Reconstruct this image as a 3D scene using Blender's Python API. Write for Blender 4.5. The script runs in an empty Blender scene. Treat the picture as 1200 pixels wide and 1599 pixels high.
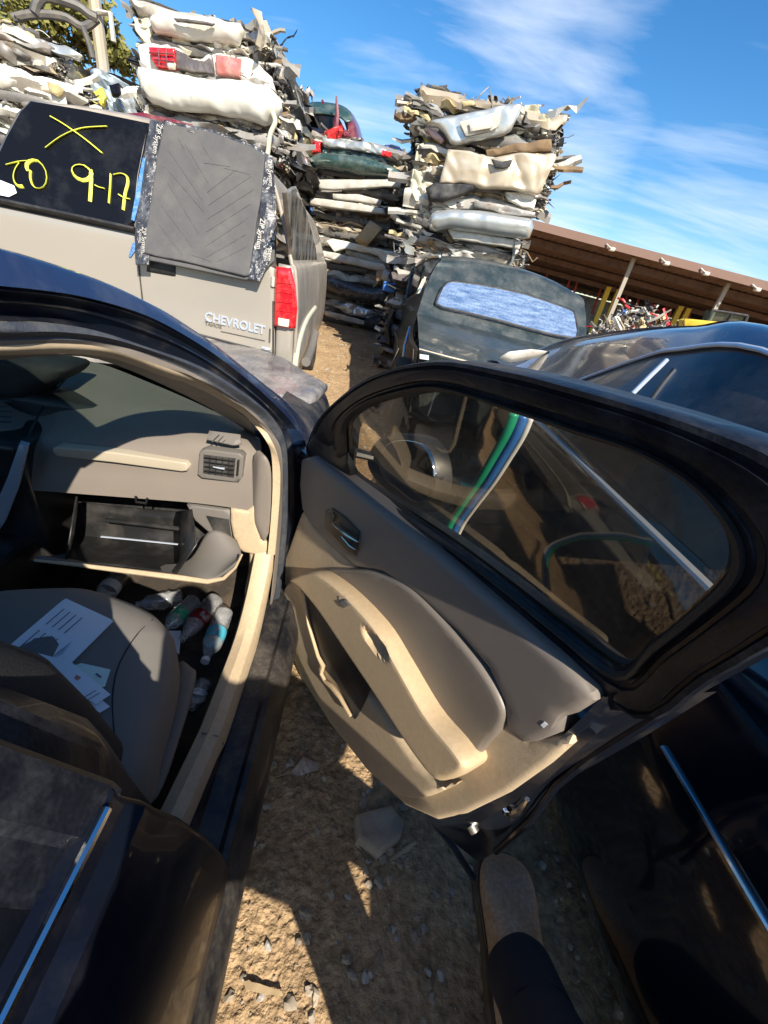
import bpy, bmesh, math, random
from mathutils import Vector, Matrix, noise
from mathutils.geometry import delaunay_2d_cdt
R = math.radians
sc = bpy.context.scene
C = sc.collection

# ---------------------------------------------------------------- camera, sky, sun
FPX, PITCH, ROLL, HC = 640.0, 30.4, 11.5, 1.5
_p, _r = R(PITCH), R(ROLL)
_f = Vector((0, math.cos(_p), -math.sin(_p)))
_u0 = Vector((0, math.sin(_p), math.cos(_p)))
_r0 = Vector((1, 0, 0))
CR = _r0 * math.cos(_r) + _u0 * math.sin(_r)
CU = -_r0 * math.sin(_r) + _u0 * math.cos(_r)
CO = Vector((0, 0, HC))
cam = bpy.data.cameras.new('camera')
cam.sensor_fit = 'HORIZONTAL'; cam.sensor_width = 36.0; cam.lens = 36.0 * FPX / 1200.0
cam.clip_start = 0.02; cam.clip_end = 3000
camo = bpy.data.objects.new('camera', cam); C.objects.link(camo)
m = Matrix.Identity(4)
for i in range(3):
    m[i][0] = CR[i]; m[i][1] = CU[i]; m[i][2] = -_f[i]; m[i][3] = CO[i]
camo.matrix_world = m
sc.camera = camo

SUN = Vector((0.69, -1.14, 1.0)).normalized()
sun = bpy.data.lights.new('sun', 'SUN'); sun.energy = 4.6; sun.angle = R(0.5); sun.color = (1.0, 0.93, 0.80)
suno = bpy.data.objects.new('sun', sun); C.objects.link(suno)
suno.rotation_euler = SUN.to_track_quat('Z', 'Y').to_euler(); suno.location = (3, -4, 6)

world = bpy.data.worlds.new('World'); sc.world = world; world.use_nodes = True
nt = world.node_tree; nt.nodes.clear()
def N_(t, **k):
    n = nt.nodes.new(t)
    for a, b in k.items(): setattr(n, a, b)
    return n
sky = N_('ShaderNodeTexSky', sky_type='NISHITA', sun_disc=False)
sky.sun_elevation = math.asin(SUN.z); sky.sun_rotation = math.atan2(SUN.x, SUN.y)
sky.air_density = 1.0; sky.dust_density = 0.6; sky.ozone_density = 3.0; sky.altitude = 300
hs = N_('ShaderNodeHueSaturation'); hs.inputs['Saturation'].default_value = 1.32; hs.inputs['Value'].default_value = 0.66
nt.links.new(sky.outputs[0], hs.inputs['Color'])
tc = N_('ShaderNodeTexCoord'); sep = N_('ShaderNodeSeparateXYZ')
nt.links.new(tc.outputs['Generated'], sep.inputs[0])
def MA(op, a, b):
    n = N_('ShaderNodeMath', operation=op)
    for i, v in enumerate((a, b)):
        if v is None: continue
        if isinstance(v, (int, float)): n.inputs[i].default_value = v
        else: nt.links.new(v, n.inputs[i])
    return n.outputs[0]
zz = MA('ADD', MA('MAXIMUM', sep.outputs[2], 0.0), 0.16)
cx = MA('DIVIDE', sep.outputs[0], zz); cy = MA('DIVIDE', sep.outputs[1], zz)
cmb = N_('ShaderNodeCombineXYZ'); nt.links.new(cx, cmb.inputs[0]); nt.links.new(cy, cmb.inputs[1])
mp = N_('ShaderNodeMapping'); mp.inputs['Rotation'].default_value = (0, 0, R(-38)); mp.inputs['Scale'].default_value = (0.55, 1.9, 1); mp.inputs['Location'].default_value = (0.35, 0.1, 0)
nt.links.new(cmb.outputs[0], mp.inputs[0])
n1 = N_('ShaderNodeTexNoise'); n1.inputs['Scale'].default_value = 1.1; n1.inputs['Detail'].default_value = 9; n1.inputs['Roughness'].default_value = 0.58; n1.inputs['Distortion'].default_value = 0.9
nt.links.new(mp.outputs[0], n1.inputs['Vector'])
n2 = N_('ShaderNodeTexNoise'); n2.inputs['Scale'].default_value = 5.5; n2.inputs['Detail'].default_value = 6
nt.links.new(mp.outputs[0], n2.inputs['Vector'])
# cloud banks: each a direction in the sky, an angular width and a density
tot = None
for (u_, v_, w_, d_) in ((830, 20, .30, 1.0), (900, 100, .22, .9), (720, 70, .35, .75), (620, 130, .30, .75), (930, 215, .22, .8), (880, 310, .28, .95), (1080, 360, .40, .85), (1180, 330, .25, .8), (1180, 210, .10, .35), (430, 60, .28, .6), (560, 180, .25, .75), (180, 90, .25, .5), (960, -10, .2, .6)):
    dv = (CR * ((u_ - 600) / FPX) + CU * ((799.5 - v_) / FPX) + _f).normalized()
    vm = N_('ShaderNodeVectorMath', operation='DISTANCE'); nt.links.new(tc.outputs['Generated'], vm.inputs[0]); vm.inputs[1].default_value = dv
    mr_ = N_('ShaderNodeMapRange', interpolation_type='SMOOTHSTEP'); mr_.inputs['From Min'].default_value = w_; mr_.inputs['From Max'].default_value = 0.0; mr_.inputs['To Max'].default_value = d_
    nt.links.new(vm.outputs['Value'], mr_.inputs['Value'])
    tot = mr_.outputs[0] if tot is None else MA('MAXIMUM', tot, mr_.outputs[0])
cl = MA('MULTIPLY', MA('ADD', MA('MULTIPLY', n1.outputs['Fac'], 0.95), MA('MULTIPLY', n2.outputs['Fac'], 0.30)), MA('ADD', MA('MULTIPLY', tot, 0.78), 0.34))
cr = N_('ShaderNodeValToRGB'); cr.color_ramp.elements[0].position = 0.47; cr.color_ramp.elements[1].position = 0.92
nt.links.new(cl, cr.inputs[0])
cf = MA('MULTIPLY', cr.outputs[0], 0.85)
mx = N_('ShaderNodeMix', data_type='RGBA'); mx.inputs['B'].default_value = (3.6, 4.0, 4.6, 1)
nt.links.new(cf, mx.inputs['Factor']); nt.links.new(hs.outputs[0], mx.inputs['A'])
bg = N_('ShaderNodeBackground'); bg.inputs['Strength'].default_value = 0.15
nt.links.new(mx.outputs['Result'], bg.inputs[0])
wo = N_('ShaderNodeOutputWorld'); nt.links.new(bg.outputs[0], wo.inputs[0])

sc.view_settings.view_transform = 'Standard'; sc.view_settings.look = 'None'
sc.view_settings.exposure = 0.92; sc.view_settings.gamma = 1.0; sc.view_settings.use_curve_mapping = False
sc.cycles.max_bounces = 10; sc.cycles.transparent_max_bounces = 16; sc.cycles.use_denoising = True

# ---------------------------------------------------------------- helpers
class Fr:
    """a local frame: origin on the ground and a heading; at() finds the local point seen at a photo pixel on a plane"""
    def __init__(s, ox, oy, yaw):
        a = R(yaw); s.o = Vector((ox, oy, 0)); s.yaw = a
        s.ex = Vector((math.cos(a), math.sin(a), 0)); s.ey = Vector((-math.sin(a), math.cos(a), 0)); s.ez = Vector((0, 0, 1))
    def w(s, x, y, z): return s.o + s.ex * x + s.ey * y + s.ez * z
    def at(s, u, v, x=None, y=None, z=None):
        if x is not None: n, c = s.ex, x
        elif y is not None: n, c = s.ey, y
        else: n, c = s.ez, z
        return hit(u, v, s.o + n * c, n)
    def X(s, x, *p): return [s.at(u, v, x=x) for u, v in p]
    def Y(s, y, *p): return [s.at(u, v, y=y) for u, v in p]
    def Z(s, z, *p): return [s.at(u, v, z=z) for u, v in p]
def ray(u, v): return CR * ((u - 600) / FPX) + CU * ((799.5 - v) / FPX) + _f
def hit(u, v, p0, n):
    d = ray(u, v); return CO + d * ((p0 - CO).dot(n) / d.dot(n))
def plane(p0, n, *p): return [hit(u, v, p0, n) for u, v in p]

def cat(pts, n, closed=False):
    """Catmull-Rom resample of a polyline to n points"""
    P = [Vector(p) for p in pts]; k = len(P); segs = k if closed else k - 1
    out = []
    for i in range(n):
        t = i / n * segs if closed else i / (n - 1) * segs
        j = min(int(t), segs - 1); f = t - j
        if closed: a, b, c, d = P[(j - 1) % k], P[j % k], P[(j + 1) % k], P[(j + 2) % k]
        else: a, b, c, d = P[max(j - 1, 0)], P[j], P[min(j + 1, k - 1)], P[min(j + 2, k - 1)]
        out.append(0.5 * ((2 * b) + (c - a) * f + (2 * a - 5 * b + 4 * c - d) * f * f + (3 * b - a - 3 * c + d) * f ** 3))
    return out

class MB:
    def __init__(s): s.v = []; s.f = []; s.m = []
    def add(s, v, f, mi=0):
        o = len(s.v); s.v += [Vector(p) for p in v]; s.f += [tuple(i + o for i in q) for q in f]; s.m += [mi] * len(f)
    def box(s, c, d, rot=None, mi=0):
        x, y, z = d[0] / 2, d[1] / 2, d[2] / 2
        vs = [Vector((a * x, b * y, e * z)) for e in (-1, 1) for a, b in ((-1, -1), (1, -1), (1, 1), (-1, 1))]
        if rot is not None: vs = [rot @ q for q in vs]
        s.add([q + Vector(c) for q in vs], [(0, 3, 2, 1), (4, 5, 6, 7), (0, 1, 5, 4), (1, 2, 6, 5), (2, 3, 7, 6), (3, 0, 4, 7)], mi)
    def fbox(s, fr, x0, x1, y0, y1, z0, z1, mi=0):
        vs = [fr.w(a, b, e) for e in (z0, z1) for a, b in ((x0, y0), (x1, y0), (x1, y1), (x0, y1))]
        s.add(vs, [(0, 3, 2, 1), (4, 5, 6, 7), (0, 1, 5, 4), (1, 2, 6, 5), (2, 3, 7, 6), (3, 0, 4, 7)], mi)
    def tube(s, pts, r, n=8, caps=True, mi=0, flat=1.0):
        P = [Vector(p) for p in pts]; k = len(P); rs = r if isinstance(r, (list, tuple)) else [r] * k
        vs = []; up = None
        for i in range(k):
            t = (P[min(i + 1, k - 1)] - P[max(i - 1, 0)]).normalized()
            if up is None:
                up = Vector((0, 0, 1)) if abs(t.z) < 0.9 else Vector((1, 0, 0))
            a = t.cross(up).normalized(); b = a.cross(t).normalized(); up = b
            for j in range(n):
                q = 2 * math.pi * j / n
                vs.append(P[i] + (a * math.cos(q) + b * math.sin(q) * flat) * rs[i])
        fs = [(i * n + j, i * n + (j + 1) % n, (i + 1) * n + (j + 1) % n, (i + 1) * n + j) for i in range(k - 1) for j in range(n)]
        if caps: fs += [tuple(reversed(range(n))), tuple((k - 1) * n + j for j in range(n))]
        s.add(vs, fs, mi)
    def grid(s, rows, mi=0, closed=False):
        k = len(rows); n = len(rows[0]); vs = [p for r in rows for p in r]
        fs = [(i * n + j, i * n + (j + 1) % n, (i + 1) * n + (j + 1) % n, (i + 1) * n + j) for i in range(k - 1) for j in range(n if closed else n - 1)]
        s.add(vs, fs, mi)
    def build(s, name, mat, parent=None, smooth=True, ang=35, bevel=0, bseg=2, solid=0, subsurf=0):
        off = Vector((0, 0, 0)); q = parent
        while q is not None: off += q.location; q = q.parent
        me = bpy.data.meshes.new(name)
        me.from_pydata([tuple(p - off) for p in s.v], [], s.f)
        mats = mat if isinstance(mat, (list, tuple)) else [mat]
        for mm in mats: me.materials.append(mm)
        if len(mats) > 1:
            for p, i in zip(me.polygons, s.m): p.material_index = i
        if smooth:
            me.polygons.foreach_set('use_smooth', [True] * len(me.polygons)); me.set_sharp_from_angle(angle=R(ang))
        me.validate(); me.update()
        o = bpy.data.objects.new(name, me); C.objects.link(o); o.parent = parent
        if solid:
            md = o.modifiers.new('s', 'SOLIDIFY'); md.thickness = solid; md.offset = -1
        if bevel:
            md = o.modifiers.new('b', 'BEVEL'); md.width = bevel; md.segments = bseg; md.limit_method = 'ANGLE'; md.angle_limit = R(30)
            md.harden_normals = False
        if subsurf:
            md = o.modifiers.new('u', 'SUBSURF'); md.levels = subsurf; md.render_levels = subsurf
        return o

def loft(name, curves, mat, parent, n=24, m_=None, solid=0.0, ang=50):
    rows = [cat(c, n) for c in curves]
    if m_:
        cols = [cat([r[j] for r in rows], m_) for j in range(n)]
        rows = [[cols[j][i] for j in range(n)] for i in range(m_)]
    b = MB(); b.grid(rows); return b.build(name, mat, parent, ang=ang, solid=solid)

def pillow(name, pts, out, mat, parent, h=0.01, r=0.02, thick=0.02, res=0.03, closed_n=None, crum=0, cs=4.0, hf=None, seed=0, ang=40, bulge=0, build=True, into=None, mi=0):
    """a solid panel with the outline pts, facing `out`, its rim rounded over width r and height h, body thick"""
    out = Vector(out).normalized()
    P = cat(pts, closed_n, True) if closed_n else [Vector(p) for p in pts]
    c0 = sum(P, Vector()) / len(P)
    e1 = out.cross(Vector((0, 0, 1)))
    if e1.length < 0.2: e1 = out.cross(Vector((0, 1, 0)))
    e1.normalize(); e2 = out.cross(e1).normalized()
    # resample the rim
    rim = []
    k = len(P)
    for i in range(k):
        a, b = P[i], P[(i + 1) % k]; s_ = max(1, int((b - a).length / res))
        for j in range(s_): rim.append(a.lerp(b, j / s_))
    r2 = [Vector(((p - c0).dot(e1), (p - c0).dot(e2))) for p in rim]
    ro = [(p - c0).dot(out) for p in rim]
    area = sum(r2[i].x * r2[(i + 1) % len(r2)].y - r2[(i + 1) % len(r2)].x * r2[i].y for i in range(len(r2)))
    if area < 0: r2.reverse(); ro.reverse()
    nb = len(r2)
    # the rim's own best plane, so that a flat outline stays flat inside
    sx = sum(q.x for q in r2); sy = sum(q.y for q in r2)
    try:
        A3 = Matrix(((sum(q.x * q.x for q in r2), sum(q.x * q.y for q in r2), sx), (sum(q.x * q.y for q in r2), sum(q.y * q.y for q in r2), sy), (sx, sy, nb)))
        cf_ = A3.inverted() @ Vector((sum(q.x * w_ for q, w_ in zip(r2, ro)), sum(q.y * w_ for q, w_ in zip(r2, ro)), sum(ro)))
    except Exception: cf_ = Vector((0, 0, 0))
    rs_ = [w_ - (cf_.x * q.x + cf_.y * q.y + cf_.z) for q, w_ in zip(r2, ro)]
    def dist(q):
        best = 1e9; inside = False
        for i in range(nb):
            a, b = r2[i], r2[(i + 1) % nb]; ab = b - a; t = max(0, min(1, (q - a).dot(ab) / max(ab.length_squared, 1e-12)))
            d = (a + ab * t - q).length
            if d < best: best = d
            if (a.y > q.y) != (b.y > q.y) and q.x < (b.x - a.x) * (q.y - a.y) / (b.y - a.y) + a.x: inside = not inside
        return best if inside else -best
    x0 = min(q.x for q in r2); x1 = max(q.x for q in r2); y0 = min(q.y for q in r2); y1 = max(q.y for q in r2)
    inn = []; rr = random.Random(seed)
    # rings near the rim for a clean rounding
    nx = max(1, int((x1 - x0) / res)); ny = max(1, int((y1 - y0) / res))
    lim = max(r * 1.1, res * 0.5) if h else res * 0.5
    if h:
        for fr_ in (0.12, 0.35, 0.7, 1.05):
            for i in range(nb):
                a, b, c = r2[i - 1], r2[i], r2[(i + 1) % nb]
                t = (c - a)
                if t.length < 1e-9: continue
                nn = Vector((-t.y, t.x)).normalized(); q = b + nn * (r * fr_)
                d = dist(q)
                if d > r * fr_ * 0.85: inn.append((q, d))
    for i in range(nx + 1):
        for j in range(ny + 1):
            q = Vector((x0 + (i + 0.5) * (x1 - x0) / (nx + 1), y0 + (j + 0.5) * (y1 - y0) / (ny + 1)))
            d = dist(q)
            if d > lim + res * 0.25: inn.append((q, d))
    pts2 = [Vector(q) for q in r2] + [q for q, d in inn]; dd = [0] * nb + [d for q, d in inn]
    vv, ee, ff, ov, oe, of = delaunay_2d_cdt(pts2, [], [list(range(nb))], 1, 1e-6)
    vs = []; mxd = max(dd) if dd else 1
    isrim = []
    for i, q in enumerate(vv):
        src = [s_ for s_ in ov[i]]
        d = dd[src[0]] if src else 0; rimv = bool(src and src[0] < nb)
        if rimv: w = ro[src[0]]
        else:
            sw = 0; w = 0
            for k2 in range(0, nb, max(1, nb // 40)):
                wt = 1 / ((r2[k2] - q).length_squared + 1e-5) ** 1.5; sw += wt; w += wt * rs_[k2]
            w = w / sw + cf_.x * q.x + cf_.y * q.y + cf_.z
        t = min(d / r, 1) if r else 1
        w += h * math.sqrt(max(0, 1 - (1 - t) ** 2)) + bulge * (1 - (1 - min(d / max(mxd, 1e-6), 1)) ** 2)
        p = c0 + e1 * q.x + e2 * q.y + out * w
        if crum:
            s3 = p * cs + Vector((seed * 3.1, seed, 0)); a = noise.noise(s3); b_ = abs(noise.noise(s3 * 1.9 + Vector((5, 5, 5))))
            p += out * crum * (a * 1.2 - b_ * 1.6) * (1 if not rimv else 0.6) + Vector((0, 0, 1)) * crum * 0.6 * noise.noise(s3 * 1.3 + Vector((9, 1, 4)))
        if hf: p += out * hf(p)
        vs.append(p)
    n0 = len(vs)
    faces = [tuple(f) for f in ff]
    # orient outwards
    if faces:
        a, b, c = faces[0][:3]
        if (vs[b] - vs[a]).cross(vs[c] - vs[a]).dot(out) < 0: faces = [tuple(reversed(f)) for f in faces]
    cnt = {}
    for f in faces:
        for i in range(len(f)):
            cnt[(f[i], f[(i + 1) % len(f)])] = 1
    bnd = [(a, b) for (a, b) in cnt if (b, a) not in cnt]
    back = {}
    allv = list(vs)
    for a, b in bnd:
        for q in (a, b):
            if q not in back:
                back[q] = len(allv); allv.append(vs[q] - out * thick)
    cen = len(allv); allv.append(sum((allv[q] for q in back.values()), Vector()) / max(1, len(back)))
    fs = faces + [(b, a, back[a], back[b]) for a, b in bnd]
    # flat back: copy of the front triangles on the back plane
    bi = {}
    for f in faces:
        for q in f:
            if q in back: bi[q] = back[q]
            elif q not in bi:
                bi[q] = len(allv); pz = vs[q]; allv.append(pz - out * (thick + h * 0.6))
    fs += [tuple(reversed([bi[q] for q in f])) for f in faces]
    B = into or MB(); B.add(allv, fs, mi)
    if into is not None or not build: return B
    return B.build(name, mat, parent, ang=ang)

def on(o, px, off=0.0):
    """points on the surface of a built part where photo pixels see it, and the mean normal"""
    from mathutils.bvhtree import BVHTree
    base = Vector((0, 0, 0)); q = o
    while q is not None: base += q.location; q = q.parent
    bv = BVHTree.FromPolygons([v.co + base for v in o.data.vertices], [tuple(p.vertices) for p in o.data.polygons])
    P = []; nn = Vector((0, 0, 0))
    for u, v in px:
        d = ray(u, v).normalized(); h_ = bv.ray_cast(CO, d)
        if h_[0] is None: continue
        n_ = h_[1] if h_[1].dot(d) < 0 else -h_[1]; P.append(h_[0] + n_ * off); nn += n_
    return P, nn.normalized()
def thing(name, label, catg, loc=(0, 0, 0), group=None, kind=None):
    o = bpy.data.objects.new(name, None); C.objects.link(o); o.location = loc; o.empty_display_size = 0.2
    return tag(o, label, catg, group, kind)
def tag(o, label=None, catg=None, group=None, kind=None):
    if label: o['label'] = label
    if catg: o['category'] = catg
    if group: o['group'] = group
    if kind: o['kind'] = kind
    return o

# ---------------------------------------------------------------- materials
def mat(name, col, rough=0.5, metal=0.0, coat=0.0, var=None, vs=3.0, vamt=0.5, thr=(0.45, 0.65), bump=0.0, bs=60.0, fine=0.0, spec=0.5, emit=0, trans=0, streak=None, bdist=0.004, rvar=0.0, coords='Object'):
    m = bpy.data.materials.new(name); m.use_nodes = True; t = m.node_tree; b = t.nodes['Principled BSDF']
    L = t.links
    b.inputs['Base Color'].default_value = (*col, 1); b.inputs['Roughness'].default_value = rough; b.inputs['Metallic'].default_value = metal
    b.inputs['Coat Weight'].default_value = coat; b.inputs['Coat Roughness'].default_value = 0.04; b.inputs['Specular IOR Level'].default_value = spec
    if trans: b.inputs['Transmission Weight'].default_value = trans
    tcn = t.nodes.new('ShaderNodeTexCoord'); src = tcn.outputs[coords]
    if streak:
        mpn = t.nodes.new('ShaderNodeMapping'); mpn.inputs['Scale'].default_value = streak; L.new(src, mpn.inputs[0]); src2 = mpn.outputs[0]
    else: src2 = src
    if var is not None:
        n = t.nodes.new('ShaderNodeTexNoise'); n.inputs['Scale'].default_value = vs; n.inputs['Detail'].default_value = 8; n.inputs['Roughness'].default_value = 0.65
        L.new(src2, n.inputs['Vector'])
        r = t.nodes.new('ShaderNodeMapRange'); r.inputs['From Min'].default_value = thr[0]; r.inputs['From Max'].default_value = thr[1]; r.inputs['To Max'].default_value = vamt
        L.new(n.outputs['Fac'], r.inputs['Value'])
        x = t.nodes.new('ShaderNodeMix'); x.data_type = 'RGBA'; x.inputs['A'].default_value = (*col, 1); x.inputs['B'].default_value = (*var, 1)
        L.new(r.outputs[0], x.inputs['Factor']); last = x.outputs['Result']
        if fine:
            n3 = t.nodes.new('ShaderNodeTexNoise'); n3.inputs['Scale'].default_value = vs * 14; n3.inputs['Detail'].default_value = 4; L.new(src, n3.inputs['Vector'])
            r3 = t.nodes.new('ShaderNodeMapRange'); r3.inputs['From Min'].default_value = 0.35; r3.inputs['From Max'].default_value = 0.7; r3.inputs['To Min'].default_value = 1 - fine; r3.inputs['To Max'].default_value = 1 + fine
            L.new(n3.outputs['Fac'], r3.inputs['Value'])
            v = t.nodes.new('ShaderNodeVectorMath'); v.operation = 'SCALE'; L.new(last, v.inputs[0]); L.new(r3.outputs[0], v.inputs['Scale']); last = v.outputs[0]
        L.new(last, b.inputs['Base Color'])
        ra = t.nodes.new('ShaderNodeMapRange'); ra.inputs['From Min'].default_value = 0; ra.inputs['From Max'].default_value = 1
        ra.inputs['To Min'].default_value = rough; ra.inputs['To Max'].default_value = min(1, rough + (rvar or 0.35)); L.new(r.outputs[0], ra.inputs['Value']); L.new(ra.outputs[0], b.inputs['Roughness'])
        if coat:
            rc = t.nodes.new('ShaderNodeMapRange'); rc.inputs['To Min'].default_value = coat; rc.inputs['To Max'].default_value = coat * 0.25; L.new(r.outputs[0], rc.inputs['Value']); L.new(rc.outputs[0], b.inputs['Coat Weight'])
    if bump:
        n4 = t.nodes.new('ShaderNodeTexNoise'); n4.inputs['Scale'].default_value = bs; n4.inputs['Detail'].default_value = 6; L.new(src, n4.inputs['Vector'])
        bp = t.nodes.new('ShaderNodeBump'); bp.inputs['Strength'].default_value = bump; bp.inputs['Distance'].default_value = bdist
        L.new(n4.outputs['Fac'], bp.inputs['Height']); L.new(bp.outputs[0], b.inputs['Normal'])
    if emit:
        b.inputs['Emission Color'].default_value = (*col, 1); b.inputs['Emission Strength'].default_value = emit
    return m
def glassm(name, tint=(0.8, 0.85, 0.83), refl=1.0, dirt=0.15, dirtc=(0.45, 0.4, 0.33), rough=0.02, ds=6.0):
    """car glass: a tinted see-through layer, mirror reflection at grazing angles and a film of dust"""
    m = bpy.data.materials.new(name); m.use_nodes = True; t = m.node_tree; t.nodes.clear(); L = t.links
    o = t.nodes.new('ShaderNodeOutputMaterial'); tr = t.nodes.new('ShaderNodeBsdfTransparent'); tr.inputs[0].default_value = (*tint, 1)
    gl = t.nodes.new('ShaderNodeBsdfGlossy'); gl.inputs['Roughness'].default_value = rough
    fz0 = t.nodes.new('ShaderNodeFresnel'); fz0.inputs[0].default_value = 1.5
    geo = t.nodes.new('ShaderNodeNewGeometry'); inv = t.nodes.new('ShaderNodeMath'); inv.operation = 'SUBTRACT'; inv.inputs[0].default_value = 1.0; L.new(geo.outputs['Backfacing'], inv.inputs[1])
    fz = t.nodes.new('ShaderNodeMath'); fz.operation = 'MULTIPLY'; L.new(fz0.outputs[0], fz.inputs[0]); L.new(inv.outputs[0], fz.inputs[1])
    a = t.nodes.new('ShaderNodeMath'); a.operation = 'MULTIPLY'; a.inputs[1].default_value = refl; a.use_clamp = True; L.new(fz.outputs[0], a.inputs[0])
    m1 = t.nodes.new('ShaderNodeMixShader'); L.new(a.outputs[0], m1.inputs[0]); L.new(tr.outputs[0], m1.inputs[1]); L.new(gl.outputs[0], m1.inputs[2])
    df = t.nodes.new('ShaderNodeBsdfDiffuse'); df.inputs[0].default_value = (*dirtc, 1)
    n = t.nodes.new('ShaderNodeTexNoise'); n.inputs['Scale'].default_value = ds; n.inputs['Detail'].default_value = 10; n.inputs['Roughness'].default_value = 0.7
    tcn = t.nodes.new('ShaderNodeTexCoord'); L.new(tcn.outputs['Object'], n.inputs['Vector'])
    r = t.nodes.new('ShaderNodeMapRange'); r.inputs['From Min'].default_value = 0.35; r.inputs['From Max'].default_value = 0.75; r.inputs['To Min'].default_value = dirt * 0.25; r.inputs['To Max'].default_value = dirt * 1.6
    L.new(n.outputs['Fac'], r.inputs['Value'])
    m2 = t.nodes.new('ShaderNodeMixShader'); L.new(r.outputs[0], m2.inputs[0]); L.new(m1.outputs[0], m2.inputs[1]); L.new(df.outputs[0], m2.inputs[2]); L.new(m2.outputs[0], o.inputs[0])
    return m
DUST = (0.30, 0.24, 0.17)
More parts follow.
